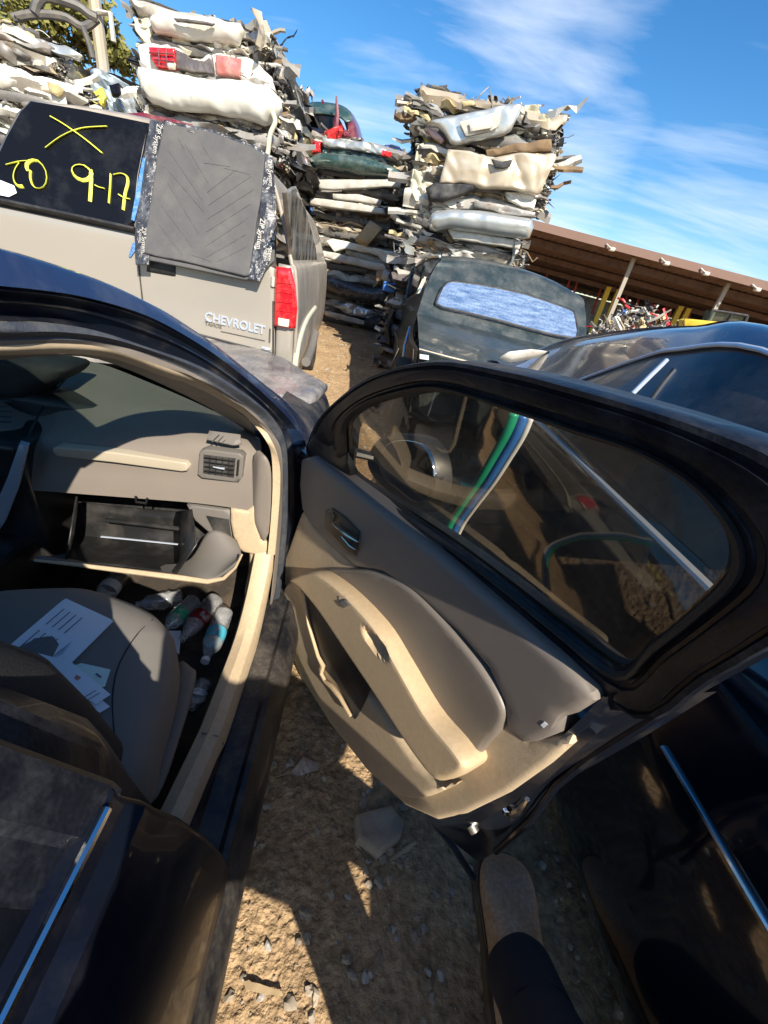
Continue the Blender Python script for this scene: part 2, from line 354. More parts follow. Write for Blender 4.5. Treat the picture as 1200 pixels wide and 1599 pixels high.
M = dict(
 black=mat('black_paint', (0.006, 0.008, 0.014), 0.30, 0, 0.6, var=(0.16, 0.13, 0.10), vs=7, vamt=0.35, thr=(0.52, 0.8), fine=0.0),
 blackside=mat('black_side_paint', (0.004, 0.005, 0.010), 0.3, 0, 0.15, var=(0.028, 0.027, 0.03), vs=9, vamt=0.6, thr=(0.48, 0.8), spec=.2, bump=.05, bs=200),
 deepblack=mat('black_door_film', (0.003, 0.004, 0.006), 0.22, 0, 0.0, var=(0.010, 0.011, 0.014), vs=11, vamt=0.7, thr=(.45, .75), spec=.08, rvar=.15),
 framep=mat('dusty_frame_paint', (0.007, 0.008, 0.012), 0.36, 0, 0.10, var=(0.045, 0.045, 0.05), vs=12, vamt=0.7, thr=(0.45, 0.72), fine=.25, bump=.15, bs=160, spec=.2, rvar=.2),
 glossblack=mat('gloss_black_paint', (0.004, 0.006, 0.012), 0.10, 0, 1.0, var=(0.07, 0.06, 0.05), vs=4, vamt=0.25, thr=(0.55, 0.85)),
 blackdusty=mat('dusty_black_paint', (0.007, 0.008, 0.012), 0.42, 0, 0.12, var=(0.12, 0.10, 0.08), vs=7, vamt=0.7, thr=(0.42, 0.72), fine=.3, bump=0.12, bs=200),
 skyblack=mat('sky_tinted_black_paint', (0.014, 0.024, 0.062), 0.25, 0.0, 0.8, var=(0.13, 0.13, 0.14), vs=8, vamt=0.3, thr=(0.5, 0.8)),  # black paint with the sky's blue sheen mixed into its base colour
 rubber=mat('black_rubber', (0.012, 0.012, 0.013), 0.55, var=(0.10, 0.09, 0.08), vs=14, vamt=0.4, thr=(0.5, 0.75), bump=0.2, bs=180),
 gasket=mat('grey_rubber_gasket', (0.035, 0.04, 0.052), 0.6, var=(0.09, 0.09, 0.09), vs=20, vamt=0.5, bump=0.3, bs=250),
 tan=mat('tan_plastic', (0.50, 0.385, 0.25), 0.55, var=(0.33, 0.25, 0.165), vs=6, vamt=0.5, thr=(0.45, 0.78), bump=0.4, bs=420, bdist=0.0012, fine=.06),
 tan2=mat('tan_vinyl', (0.53, 0.39, 0.235), 0.5, var=(0.38, 0.28, 0.18), vs=7, vamt=0.4, thr=(0.48, 0.8), bump=0.4, bs=420, bdist=0.0012, fine=.05),
 taupe=mat('taupe_plastic', (0.19, 0.16, 0.135), 0.55, var=(0.21, 0.175, 0.14), vs=4, vamt=0.35, bump=0.25, bs=700, bdist=0.0012),
 taupe2=mat('taupe_trim', (0.165, 0.14, 0.122), 0.45, var=(0.22, 0.18, 0.14), vs=5, vamt=0.4, bump=0.15, bs=600, bdist=0.001),
 insert=mat('grey_leather', (0.165, 0.138, 0.113), 0.36, var=(0.22, 0.19, 0.155), vs=4, vamt=0.5, bump=0.2, bs=300, bdist=0.0015),
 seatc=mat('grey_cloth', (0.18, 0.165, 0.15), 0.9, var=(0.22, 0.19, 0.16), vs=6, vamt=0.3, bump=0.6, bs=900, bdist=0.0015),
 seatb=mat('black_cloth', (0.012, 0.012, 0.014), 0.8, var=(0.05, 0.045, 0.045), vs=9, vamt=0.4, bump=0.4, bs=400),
 carpet=mat('dark_carpet', (0.035, 0.026, 0.018), 0.95, var=(0.12, 0.09, 0.06), vs=9, vamt=0.7, bump=0.8, bs=300),
 blackpl=mat('black_plastic', (0.012, 0.012, 0.012), 0.35, var=(0.07, 0.06, 0.055), vs=10, vamt=0.35, bump=0.1, bs=500, bdist=0.001),
 greypl=mat('grey_plastic', (0.155, 0.14, 0.125), 0.5, var=(0.16, 0.14, 0.12), vs=8, vamt=0.5, bump=0.15, bs=500, bdist=0.001),
 chrome=mat('chrome', (0.75, 0.76, 0.78), 0.12, 1.0, var=(0.4, 0.38, 0.35), vs=30, vamt=0.3),
 silverst=mat('satin_silver_trim', (0.55, 0.6, 0.68), 0.35, 0.45),
 steel=mat('bare_steel', (0.45, 0.43, 0.38), 0.35, 0.9, var=(0.25, 0.16, 0.09), vs=40, vamt=0.5),
 paper=mat('paper', (0.80, 0.82, 0.86), 0.8), ink=mat('ink', (0.12, 0.13, 0.2), 0.8), inkred=mat('red_ink', (0.7, 0.2, 0.15), 0.8), papg=mat('green_tinted_paper', (0.62, 0.76, 0.70), 0.8),
 suv=mat('pewter_paint', (0.37, 0.335, 0.285), 0.3, 0.25, 0.7, var=(0.40, 0.33, 0.25), vs=2.2, vamt=0.5, thr=(0.4, 0.75)),
 suvd=mat('dusty_pewter_paint', (0.30, 0.26, 0.21), 0.5, 0.1, 0.3, var=(0.44, 0.37, 0.29), vs=5, vamt=0.7, streak=(1, 1, 0.35)),
 dglass=mat('dark_tinted_glass', (0.006, 0.006, 0.007), 0.14, 0, 0.08, var=(0.07, 0.07, 0.07), vs=4, vamt=0.4, thr=(0.5, 0.85), spec=.25),
 mat_=mat('grey_rubber_mat', (0.075, 0.072, 0.072), 0.75, var=(0.13, 0.12, 0.11), vs=7, vamt=0.6, bump=0.35, bs=160),
 tape=mat('black_flashing_tape', (0.04, 0.04, 0.045), 0.25, 0.1, 0.3, var=(0.20, 0.21, 0.225), vs=9, vamt=0.55, thr=(0.5, 0.72), bump=0.8, bs=45, bdist=0.01),
 bluetape=mat('blue_tape', (0.03, 0.16, 0.42), 0.6, var=(0.3, 0.4, 0.5), vs=60, vamt=0.6),
 white=mat('white_paint', (0.70, 0.68, 0.60), 0.35, 0, 0.4, var=(0.45, 0.36, 0.22), vs=4, vamt=0.45, thr=(0.5, 0.8)),
 whitep=mat('white_plastic', (0.85, 0.85, 0.85), 0.4), cream=mat('cream_paint', (0.62, 0.60, 0.45), 0.45, 0, 0.2, var=(0.3, 0.25, 0.16), vs=5, vamt=0.5),
 yellow=mat('yellow_paint_marker', (0.85, 0.85, 0.10), 0.6), yellowf=mat('faded_yellow_marking', (0.62, 0.62, 0.12), 0.7),
 redlens=mat('red_lens', (0.62, 0.012, 0.02), 0.12, 0, 0.9, var=(0.75, 0.10, 0.08), vs=30, vamt=0.4), clearlens=mat('clear_lens', (0.72, 0.62, 0.48), 0.15, 0, 0.8),
 smoked=mat('smoked_plastic', (0.10, 0.085, 0.08), 0.25, 0, 0.5, var=(0.25, 0.2, 0.17), vs=12, vamt=0.5),
 silver=mat('silver_paint', (0.52, 0.54, 0.52), 0.28, 0.6, 0.6, var=(0.38, 0.33, 0.25), vs=4, vamt=0.4),
 beige=mat('beige_paint', (0.50, 0.42, 0.31), 0.35, 0.3, 0.4, var=(0.36, 0.29, 0.2), vs=4, vamt=0.5),
 green=mat('dark_green_paint', (0.035, 0.075, 0.065), 0.25, 0.2, 0.8, var=(0.2, 0.22, 0.2), vs=5, vamt=0.45),
 oldpaint=mat('faded_green_black_paint', (0.028, 0.042, 0.045), 0.38, 0.2, 0.4, var=(0.15, 0.15, 0.14), vs=5, vamt=0.6, thr=(0.42, 0.75), fine=0.25),
 dgrey=mat('dark_grey_metal', (0.10, 0.095, 0.09), 0.5, 0.2, 0, var=(0.2, 0.17, 0.13), vs=10, vamt=0.6),
 grey=mat('grey_metal', (0.30, 0.29, 0.27), 0.45, 0.25, 0, var=(0.22, 0.15, 0.10), vs=9, vamt=0.6),
 lgrey=mat('light_grey_metal', (0.54, 0.52, 0.46), 0.45, 0.15, 0, var=(0.3, 0.23, 0.16), vs=7, vamt=0.5),
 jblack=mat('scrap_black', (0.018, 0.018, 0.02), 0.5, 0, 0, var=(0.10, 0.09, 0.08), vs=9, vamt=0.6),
 brown=mat('scrap_brown', (0.17, 0.11, 0.06), 0.8, var=(0.3, 0.2, 0.1), vs=9, vamt=0.6),
 foam=mat('scrap_foam', (0.58, 0.47, 0.25), 0.9, var=(0.35, 0.26, 0.13), vs=9, vamt=0.6),
 jred=mat('scrap_red', (0.55, 0.03, 0.03), 0.5), jblue=mat('scrap_blue', (0.05, 0.13, 0.4), 0.5), jyel=mat('scrap_yellow', (0.65, 0.55, 0.08), 0.5),
 maroon=mat('maroon_paint', (0.16, 0.02, 0.03), 0.3, 0.1, 0.6, var=(0.25, 0.12, 0.1), vs=6, vamt=0.5),
 paleblue=mat('pale_blue_paint', (0.42, 0.50, 0.56), 0.3, 0.4, 0.5, var=(0.3, 0.33, 0.35), vs=4, vamt=0.4),
 wood=mat('weathered_wood', (0.50, 0.36, 0.20), 0.8, var=(0.35, 0.25, 0.14), vs=10, vamt=0.6, streak=(1, 1, 6)),
 bark=mat('bark', (0.16, 0.12, 0.08), 0.9, var=(0.08, 0.06, 0.04), vs=12, vamt=0.8, bump=0.6, bs=60),
 leaf=mat('olive_leaf', (0.15, 0.15, 0.035), 0.6, var=(0.24, 0.22, 0.05), vs=3, vamt=0.9, thr=(0.35, 0.65)),
 leather=mat('tan_boot_leather', (0.40, 0.23, 0.12), 0.6, var=(0.50, 0.37, 0.26), vs=7, vamt=0.8, thr=(0.36, 0.60), bump=0.5, bs=90, fine=.2),
 sole=mat('boot_sole', (0.10, 0.06, 0.035), 0.8, var=(0.16, 0.12, 0.08), vs=20, vamt=0.6),
 denim=mat('dark_denim', (0.022, 0.025, 0.036), 0.9, var=(0.035, 0.037, 0.046), vs=20, vamt=0.6, bump=0.5, bs=500, bdist=0.002),
 shirt=mat('dark_shirt', (0.03, 0.035, 0.05), 0.9), skin=mat('skin', (0.45, 0.27, 0.19), 0.55), hair=mat('dark_hair', (0.02, 0.015, 0.01), 0.6),
 rock=mat('pale_rock', (0.34, 0.28, 0.21), 0.9, var=(0.22, 0.17, 0.12), vs=12, vamt=0.7, bump=0.5, bs=60), tyre=mat('tyre_rubber', (0.02, 0.02, 0.02), 0.8, var=(0.09, 0.08, 0.06), vs=10, vamt=0.6),
 roofm=mat('rusty_corrugated_roof', (0.13, 0.075, 0.055), 0.7, 0.2, 0, var=(0.08, 0.045, 0.035), vs=3, vamt=0.7), wallm=mat('corrugated_wall', (0.36, 0.36, 0.36), 0.6, 0.2, 0, var=(0.12, 0.12, 0.12), vs=2, vamt=0.6),
 rustred=mat('red_rack_paint', (0.38, 0.045, 0.04), 0.5), yel=mat('safety_yellow', (0.72, 0.50, 0.04), 0.5), beam=mat('pale_steel_beam', (0.34, 0.30, 0.24), 0.6, 0.3),
 bottle=glassm('clear_plastic', (0.95, 0.96, 0.97), 1.8, 0.30, (0.75, 0.75, 0.75), 0.08, 16), glass=glassm('door_glass', (0.72, 0.69, 0.63), 1.0, 0.06), wglass=glassm('windshield_glass', (0.42, 0.53, 0.46), 1.0, 0.12),
 nglass=mat('tinted_side_glass', (0.008, 0.009, 0.013), 0.18, 0, 0.35, var=(0.26, 0.21, 0.17), vs=1.6, vamt=0.5, thr=(0.42, 0.62)),
 rglass=mat('sky_streaked_rear_glass', (0.05, 0.10, 0.21), 0.10, 0.0, 1.0, var=(0.40, 0.50, 0.66), vs=4, vamt=0.6, thr=(0.30, 0.75), streak=(1.5, 1.5, 9), fine=.2),  # blue and pale streaks paint the reflected sky into the glass colour
 mirr=mat('mirror_glass', (0.8, 0.8, 0.8), 0.03, 1.0), cola=mat('maroon_label', (0.20, 0.015, 0.02), 0.3), lblue=mat('light_blue_label', (0.08, 0.42, 0.55), 0.4), lgreen=mat('green_stripe', (0.02, 0.38, 0.22), 0.3, 0, 0.8), lstripe=mat('blue_stripe', (0.05, 0.2, 0.6), 0.3, 0, 0.8), orange=mat('orange_label', (0.7, 0.2, 0.08), 0.4),
 liquid=mat('dark_liquid', (0.02, 0.005, 0.004), 0.1),
)
for k_ in ('silver',): pass

# ---------------------------------------------------------------- ground
def gz(x, y):
    t = max(0, min(1, (y - 4.2) / 5.0)); t = t * t * (3 - 2 * t)
    z = 0.34 * t
    near = 1 if y < 11 else 0.4
    z += 0.018 * noise.noise(Vector((x * 1.3, y * 1.3, 0))) * near
    if y < 12 and abs(x) < 6: z += 0.010 * noise.noise(Vector((x * 6, y * 6, 3))) + 0.008 * abs(noise.noise(Vector((x * 17, y * 17, 7)))) + 0.004 * noise.noise(Vector((x * 40, y * 40, 1)))
    return z
def coords(stops):
    out = []
    for a, b, d in stops:
        n = max(1, round((b - a) / d)); out += [a + (b - a) * i / n for i in range(n)]
    return out + [stops[-1][1]]
dirt = mat('dirt', (0.47, 0.32, 0.18), 0.95, var=(0.27, 0.175, 0.095), vs=2.6, vamt=0.85, thr=(0.38, 0.66), fine=0.32, bump=1.0, bs=55, bdist=0.02, spec=0.2)
xs = coords([(-1500, -100, 350), (-100, -12, 11), (-12, -3, 0.8), (-3, -0.6, 0.05), (-0.6, 1.3, 0.016), (1.3, 3, 0.08), (3, 14, 0.9), (14, 100, 11), (100, 1500, 350)])
ys = coords([(-1500, -60, 350), (-60, -4, 8), (-4, -0.6, 0.3), (-0.6, 1.6, 0.016), (1.6, 8, 0.05), (8, 14, 0.4), (14, 90, 6), (90, 1500, 350)])
b = MB(); b.grid([[Vector((x, y, gz(x, y))) for x in xs] for y in ys])
g = b.build('ground', dirt, ang=180); tag(g, kind='structure')
rr = random.Random(4)
def rock_into(mb, c, r, rnd, sq=(1, 1, 0.6), sub=1, mi=0):
    bm = bmesh.new(); bmesh.ops.create_icosphere(bm, subdivisions=sub, radius=1)
    s = rnd.random() * 50; ro = Matrix.Rotation(rnd.random() * 6.28, 3, 'Z') @ Matrix.Rotation(rnd.uniform(-.4, .4), 3, 'X')
    vs = []
    for v in bm.verts:
        q = v.co * (1 + 0.75 * noise.noise(v.co * 1.1 + Vector((s, s, s))) + .25 * noise.noise(v.co * 2.7 + Vector((s, 0, s)))); vs.append(ro @ Vector((q.x * r * sq[0], q.y * r * sq[1], q.z * r * sq[2])) + Vector(c))
    fs = [tuple(v.index for v in f.verts) for f in bm.faces]; bm.free(); mb.add(vs, fs, mi)
peb = MB()
for i in range(6800):
    if i < 5200: x = rr.uniform(-0.5, 1.0); y = rr.uniform(-0.2, 1.9)
    else: x = rr.uniform(-1.9, 0.0); y = rr.uniform(2.5, 8)
    dn = noise.noise(Vector((x * 2.2, y * 2.2, 5)))
    if i < 5200 and rr.random() > 0.35 + dn + (0.45 if x > 0.12 else 0): continue
    r = 0.0022 + 0.0125 * rr.random() ** 4.5
    if i >= 5200: r *= 1.8
    rock_into(peb, (x, y, gz(x, y) + r * 0.15), r, rr, (1, rr.uniform(.6, 1), rr.uniform(.5, .85)), 2 if r > .007 else 1, rr.choice((0, 0, 1, 2)))
rk2 = mat('brown_gravel', (0.26, 0.19, 0.125), 0.95); rk3 = mat('grey_gravel', (0.36, 0.33, 0.29), 0.9)
o = peb.build('gravel', [M['rock'], rk2, rk3], ang=28); tag(o, 'small loose pebbles and gravel scattered over the brown dirt', 'gravel', kind='stuff')

def stone(px, r, label, sq=(1, 0.8, 0.5), seed=1, group=None):
    p = hit(px[0], px[1], Vector((0, 0, 0.01)), Vector((0, 0, 1))); z = gz(p.x, p.y); rn = random.Random(seed); mb = MB()
    rock_into(mb, (p.x, p.y, z + r * 0.12), r, rn, sq, 2)
    o = mb.build('stone', M['rock'], ang=30); tag(o, label, 'stone', group); return o
# the slab like broken stone
F0 = Fr(0, 0, 0)
slab = pillow('stone_slab', F0.Z(0.035, (556, 1272), (612, 1258), (632, 1285), (625, 1310), (592, 1337), (558, 1312)), (0.05, 0.0, 1), M['rock'], None, h=0.012, r=0.015, thick=0.045, res=0.012, crum=0.004, cs=22)
tag(slab, 'flat angular pale stone slab lying in the shade below the door panel', 'stone')
stone((578, 1382), 0.012, 'small pale stone just below the flat stone slab', seed=3)
stone((607, 1374), 0.011, 'small grey stone right of two near the flat slab', seed=5)
stone((477, 1426), 0.016, 'rounded brown stone on the edge of the sunlit dirt strip', seed=8)
stone((662, 1450), 0.012, 'pale stone in the dark gravel left of the boot', seed=12)
stone((410, 1236), 0.02, 'flat brown stone half buried under the crumpled leaf', sq=(1.4, 1, .25), seed=14)
# dry leaf / scrap with stalk
lf = MB()
q = F0.Z(0.03, (455, 1205), (474, 1182), (500, 1192), (496, 1204), (480, 1206), (466, 1212))
pillow('leaf', q, (0.1, -0.3, 1), None, None, h=0.0, r=0, thick=0.0015, res=0.01, crum=0.012, cs=40, into=lf)
lf.tube(F0.Z(0.015, (432, 1213), (450, 1208), (468, 1203)), 0.0015, 5)
tag(lf.build('dry_leaf', mat('dry_leaf', (0.40, 0.31, 0.24), 0.8, var=(0.5, 0.42, 0.35), vs=30)), 'crumpled dry leaf with thin stalk on the shaded dirt between sill and door', 'leaf')
lf = MB(); pillow('x', F0.Z(0.012, (380, 1532), (405, 1536), (440, 1548), (442, 1556), (410, 1552), (384, 1546)), (0, -0.1, 1), None, None, h=0, r=0, thick=0.002, res=0.01, crum=0.006, cs=30, into=lf)
tag(lf.build('bark_scrap', M['wood']), 'thin flat scrap lying on the sunlit dirt strip at the bottom', 'scrap')
tw = MB(); tw.tube(F0.Z(0.012, (537, 1300), (560, 1318), (578, 1345)), 0.003, 6); tag(tw.build('twig', M['bark']), 'thin dark twig beside the flat stone slab', 'twig')
tw = MB(); tw.tube(F0.Z(0.012, (610, 1345), (630, 1330), (650, 1315)), [0.006, 0.008, 0.004], 6, flat=.4); tag(tw.build('wood_chip', M['wood']), 'flat brown wood chip at the lower right of the stone slab', 'wood chip')

# ---------------------------------------------------------------- the black sedan with its front passenger door open
A = Fr(0, 0, 6.4)
car = thing('sedan', 'black sedan in the foreground, open passenger door, tan and grey interior, empty open glovebox', 'car', A.w(-1.0, 0.6, 0))
def AX(*p): return [A.at(u, v, x=x) for u, v, x in p]
def AM(*p): return [A.at(u, v, x=c) if k == 'x' else A.at(u, v, y=c) for u, v, k, c in p]
S0 = AM((-90, 372, 'x', -.53), (0, 388, 'x', -.50), (75, 410, 'x', -.485), (125, 427, 'x', -.47), (175, 446, 'x', -.45), (225, 470, 'x', -.425), (262, 490, 'x', -.405), (300, 515, 'x', -.38), (330, 535, 'x', -.355), (370, 567, 'x', -.32), (412, 600, 'x', -.28), (445, 625, 'x', -.245), (470, 652, 'x', -.215), (492, 682, 'x', -.185))
S1 = AM((-90, 434, 'x', -.50), (0, 446, 'x', -.475), (50, 451, 'x', -.465), (125, 462, 'x', -.445), (200, 482, 'x', -.42), (250, 502, 'x', -.395), (300, 530, 'x', -.365), (345, 560, 'x', -.33), (400, 604, 'x', -.28), (440, 642, 'x', -.235), (462, 668, 'x', -.205), (478, 694, 'y', 1.31))
S0b = [p + Vector((-0.05, 0.05, -0.045)) for p in S0]
loft('roof_rail', [cat(S0b, 40), cat(S0, 40), [a.lerp(b_, .5) + Vector((.006, 0, .002)) for a, b_ in zip(cat(S0, 40), cat(S1, 40))], cat(S1, 40)], M['skyblack'], car, 40, 12)
S1x = S1 + AM((480, 760, 'y', 1.31), (477, 820, 'y', 1.31), (470, 900, 'y', 1.31), (460, 960, 'y', 1.30), (450, 1000, 'y', 1.28))
G0 = AM((-90, 497, 'x', -.52), (0, 502, 'x', -.495), (75, 504, 'x', -.48), (150, 516, 'x', -.45), (225, 540, 'x', -.41), (300, 566, 'x', -.36), (350, 592, 'x', -.315), (400, 627, 'x', -.265), (430, 657, 'y', 1.15), (444, 690, 'y', 1.19), (446, 760, 'y', 1.21), (446, 830, 'y', 1.22), (441, 890, 'y', 1.22), (434, 940, 'y', 1.20), (425, 985, 'y', 1.16))
NP = 60
s1r, g0r = cat(S1x, NP), cat(G0, NP)
rows = []
for t, o_ in ((0, 0), (.06, -.008), (.12, -.002), (.22, -.014), (.36, -.020), (.42, -.010), (.48, -.010), (.54, -.022), (.8, -.03), (1, -.004)):
    rows.append([a.lerp(b_, t) + A.ex * o_ for a, b_ in zip(s1r, g0r)])
b = MB(); b.grid(rows); b.build('door_jamb', M['black'], car, ang=25)
G1 = AM((-90, 531, 'x', -.535), (0, 532, 'x', -.51), (100, 530, 'x', -.475), (175, 538, 'x', -.445), (225, 552, 'x', -.415), (300, 582, 'x', -.362), (350, 612, 'x', -.315), (400, 647, 'x', -.268), (430, 682, 'y', 1.13), (441, 715, 'y', 1.16), (441, 790, 'y', 1.17), (437, 850, 'y', 1.17), (430, 920, 'y', 1.16), (420, 960, 'y', 1.12))
g1r = cat(G1, NP)
gm = [a.lerp(b_, .45) + A.ex * 0.012 for a, b_ in zip(g0r, g1r)]; gm2 = [a.lerp(b_, .8) - A.ex * 0.0 for a, b_ in zip(g0r, g1r)]
loft('weatherstrip', [g0r, gm, gm2, g1r], M['gasket'], car, NP, 10)
T0 = AM((-90, 541, 'x', -.54), (0, 540, 'x', -.515), (75, 536, 'x', -.49), (150, 540, 'x', -.46), (200, 554, 'x', -.432), (250, 571, 'x', -.40), (300, 589, 'x', -.365), (350, 617, 'x', -.32), (400, 655, 'x', -.272), (425, 690, 'y', 1.11), (437, 730, 'y', 1.13), (438, 760, 'y', 1.14), (436, 796, 'y', 1.14), (430, 866, 'y', 1.14))
T1 = AM((-90, 556, 'x', -.56), (0, 555, 'x', -.535), (100, 552, 'x', -.50), (162, 557, 'x', -.472), (200, 567, 'x', -.45), (250, 586, 'x', -.415), (300, 602, 'x', -.38), (350, 628, 'x', -.338), (390, 657, 'x', -.30), (413, 684, 'y', 1.09), (424, 710, 'y', 1.12), (426, 760, 'y', 1.125), (423, 815, 'y', 1.125), (418, 866, 'y', 1.125))
t0r, t1r = cat(T0, NP), cat(T1, NP)
loft('trim_edge', [g1r, t0r], M['taupe'], car, NP, 3)
tm = [a.lerp(b_, .45) + A.ex * 0.008 for a, b_ in zip(t0r, t1r)]
loft('pillar_trim', [t0r, tm, t1r], M['tan'], car, NP, 9)
W1 = AM((-90, 566, 'x', -.64), (0, 562, 'x', -.62), (70, 556, 'x', -.60), (150, 560, 'x', -.57), (240, 594, 'x', -.50), (330, 638, 'x', -.42), (385, 672, 'x', -.365), (405, 690, 'x', -.335))
loft('inner_pillar_trim', [cat(T1[:9], 24), cat(W1, 24)], M['taupe'], car, 24, 6)

# roof, windscreen, hood, left side and rear: simple but whole
b = MB()
rows = []
for i in range(9):
    yy = 0.62 - 1.62 * i / 8; zr = 1.425 - 0.10 * (i / 8) ** 2
    rows.append([A.w(-0.50 - 1.10 * j / 10, yy + (0.28 * math.sin(math.pi * j / 10) if i == 0 else 0), zr + 0.045 * math.sin(math.pi * j / 10)) for j in range(11)])
b.grid(rows); b.build('roof', M['skyblack'], car, solid=0.03)
ws = MB(); rows = []
for i in range(8):
    t = i / 7
    rows.append([A.w(-0.50 + 0.20 * t - (1.10 + 0.40 * t) * j / 12, 0.62 + (0.80) * t + (0.28 + 0.09 * t) * math.sin(math.pi * j / 12), 1.42 - 0.44 * t + 0.045 * (1 - t) * math.sin(math.pi * j / 12)) for j in range(13)])
ws.grid(rows); ws.build('windshield', M['wglass'], car)
hp = F0.Z(0.90, (455, 627), (481, 636), (512, 603), (450, 566), (395, 541), (330, 526)) 
hp += [A.w(-1.1, 2.72, .90), A.w(-1.75, 2.55, .90), A.w(-1.8, 1.75, .93), A.w(-1.0, 1.90, .96), A.w(-.45, 1.72, .95)]
pillow('hood', hp, (0, 0.05, 1), mat('dusty_hood_paint', (0.10, 0.10, 0.105), 0.35, 0.1, 0.5, var=(0.36, 0.32, 0.28), vs=5, vamt=0.9, thr=(0.38, 0.62), fine=0.2), car, h=0.02, r=0.05, thick=0.02, res=0.05, crum=0.008, cs=5)
fr_ = []
for xx, zz_ in ((-.34, .93), (-.24, .915), (-.17, .86), (-.13, .72), (-.13, .55), (-.16, .42)):
    fr_.append([A.w(xx - .03 * (i / 6) ** 2, 1.40 + 0.95 * i / 6, zz_ - 0.05 * (i / 6) ** 2 + (0.0 if zz_ > .6 else 0.1 * math.sin(math.pi * i / 6))) for i in range(7)])
loft('fender', fr_, M['blackdusty'], car, 24, 16, solid=0.01)
b = MB(); b.fbox(A, -1.75, -.3, 2.2, 2.35, .35, .82); b.fbox(A, -1.75, -.2, 1.5, 2.2, .3, .5); b.build('engine_bay', M['jblack'], car, bevel=.02)
b = MB(); b.fbox(A, -1.82, -.22, 1.38, 1.55, .3, .93); b.build('bulkhead', M['jblack'], car, bevel=.02)
ls = []
for xx, zz_ in ((-1.60, 1.40), (-1.74, 1.2), (-1.87, .95), (-1.93, .75), (-1.95, .55), (-1.92, .28)):
    ls.append([A.w(xx, 2.2 - 3.9 * i / 10, zz_ if zz_ < 1 or 3 <= i <= 6 else .96 + (zz_ - .96) * max(0, 1 - (abs(i - 4.5) - 1.5) / 2.2)) for i in range(11)])
loft('side_panel', ls[2:], M['black'], car, 24, 14, solid=0.02)
b = MB(); b.fbox(A, -1.86, -.24, -2.3, -1.35, .3, .98); b.build('trunk', M['black'], car, bevel=.08, bseg=4)
b = MB(); b.grid([[A.w(-1.6 + j * 1.1, -1.0 - .5 * i, 1.33 - .36 * i) for j in (0, 1)] for i in (0, 1)]); b.build('rear_window', M['dglass'], car)
# floor pan
b = MB(); b.grid([[A.w(-1.80 + 1.5 * j / 30, -1.3 + 2.9 * i / 60, 0.235 + 0.012 * noise.noise(Vector((j * .5, i * .5, 0))) + (0.30 * max(0, (i / 60 * 2.9 - 1.3) - 1.15))) for j in range(31)] for i in range(61)])
b.build('floor_carpet', M['carpet'], car)
# sill: painted rocker and tan scuff plate
def extr(name, prof, y0, y1, mat_, n=30, fn=None, **k):
    b = MB(); rows = []
    for i in range(n + 1):
        yy = y0 + (y1 - y0) * i / n
        rows.append([A.w(x + (fn(yy)[0] if fn else 0), yy, z + (fn(yy)[1] if fn else 0)) for x, z in prof])
    b.grid(rows); return b.build(name, mat_, car, ang=40, **k)
extr('sill', [(-.30, .36), (-.225, .385), (-.218, .365), (-.165, .358), (-.153, .370), (-.140, .369), (-.128, .345), (-.106, .30), (-.100, .26), (-.110, .21), (-.16, .18), (-.30, .18)], -1.2, 1.30, M['blackdusty'])
extr('scuff_plate', [(-.292, .30), (-.290, .40), (-.282, .422), (-.255, .432), (-.230, .422), (-.221, .40), (-.219, .36)], -.1, 1.16, M['tan'], fn=lambda y: (-.045 * max(0, .62 - y) / .5 if y < .62 else 0, 0.0 if y < .85 else (y - .85) ** 2 * 1.9))
b = MB(); b.tube([A.w(-.272, .60, .432), A.w(-.235, .60, .422), A.w(-.222, .60, .39)], 0.003, 6); b.build('trim_joint', M['greypl'], car)
pillow('kick_panel', A.Y(1.16, (391, 864), (404, 866), (403, 900), (392, 940), (383, 968), (384, 930), (390, 900)), -A.ey + A.ex * .4, M['tan'], car, h=.006, r=.01, thick=.03, res=.02)
# B pillar + rear door
def ye(z): return 0.235 + 0.10 * max(0, min(1, (0.95 - z) / 0.5)) + 0.02 * max(0, .4 - z)
prof = [(-.232, .962), (-.205, .958), (-.198, .93), (-.180, .915), (-.172, .885), (-.150, .84), (-.132, .74), (-.120, .60), (-.122, .46), (-.130, .36), (-.140, .30), (-.150, .27), (-.20, .26)]
b = MB(); rows = []
for i in range(41):
    t = i / 40
    if i < 36: rows.append([A.w(x, -1.25 + (ye(z) - .01 + 1.25) * t / (35 / 40), z) for x, z in prof])
    else:
        a_ = (i - 35) / 5 * math.pi / 2
        rows.append([A.w(x - .014 * (1 - math.cos(a_)) - (.05 if i == 40 else 0), ye(z) - .01 + .012 * math.sin(a_), z) for x, z in prof])
b.grid(rows); rd = b.build('rear_door', M['blackside'], car, ang=30)
b = MB(); b.tube([A.w(-.205, y_, .958) for y_ in (-1.2, -.6, -.2, .0, .1, .215)], 0.0055, 8); b.build('chrome_strip', M['chrome'], rd)
def bp(z): return (-.205 - .55 * (z - .95), .235 - .22 * (z - .95))
b = MB(); rows = []
for i in range(16):
    z = .945 + .45 * i / 15; x, y = bp(z)
    rows.append([A.w(x - .05, y + .005, z), A.w(x - .016, y + .012, z), A.w(x - .002, y + .004, z), A.w(x, y - .012, z), A.w(x - .003, y - .045, z), A.w(x - .012, y - .055, z), A.w(x - .014, y - .12, z)])
b.grid(rows); b.build('window_frame', M['framep'], rd, ang=30)
b = MB(); b.grid([[A.w(bp(z)[0] - .013, y, z) for y in (-1.0, bp(z)[1] - .10)] for z in (.95, 1.1, 1.25, 1.38)]); b.build('window_glass', M['deepblack'], rd)
b = MB(); rows = []
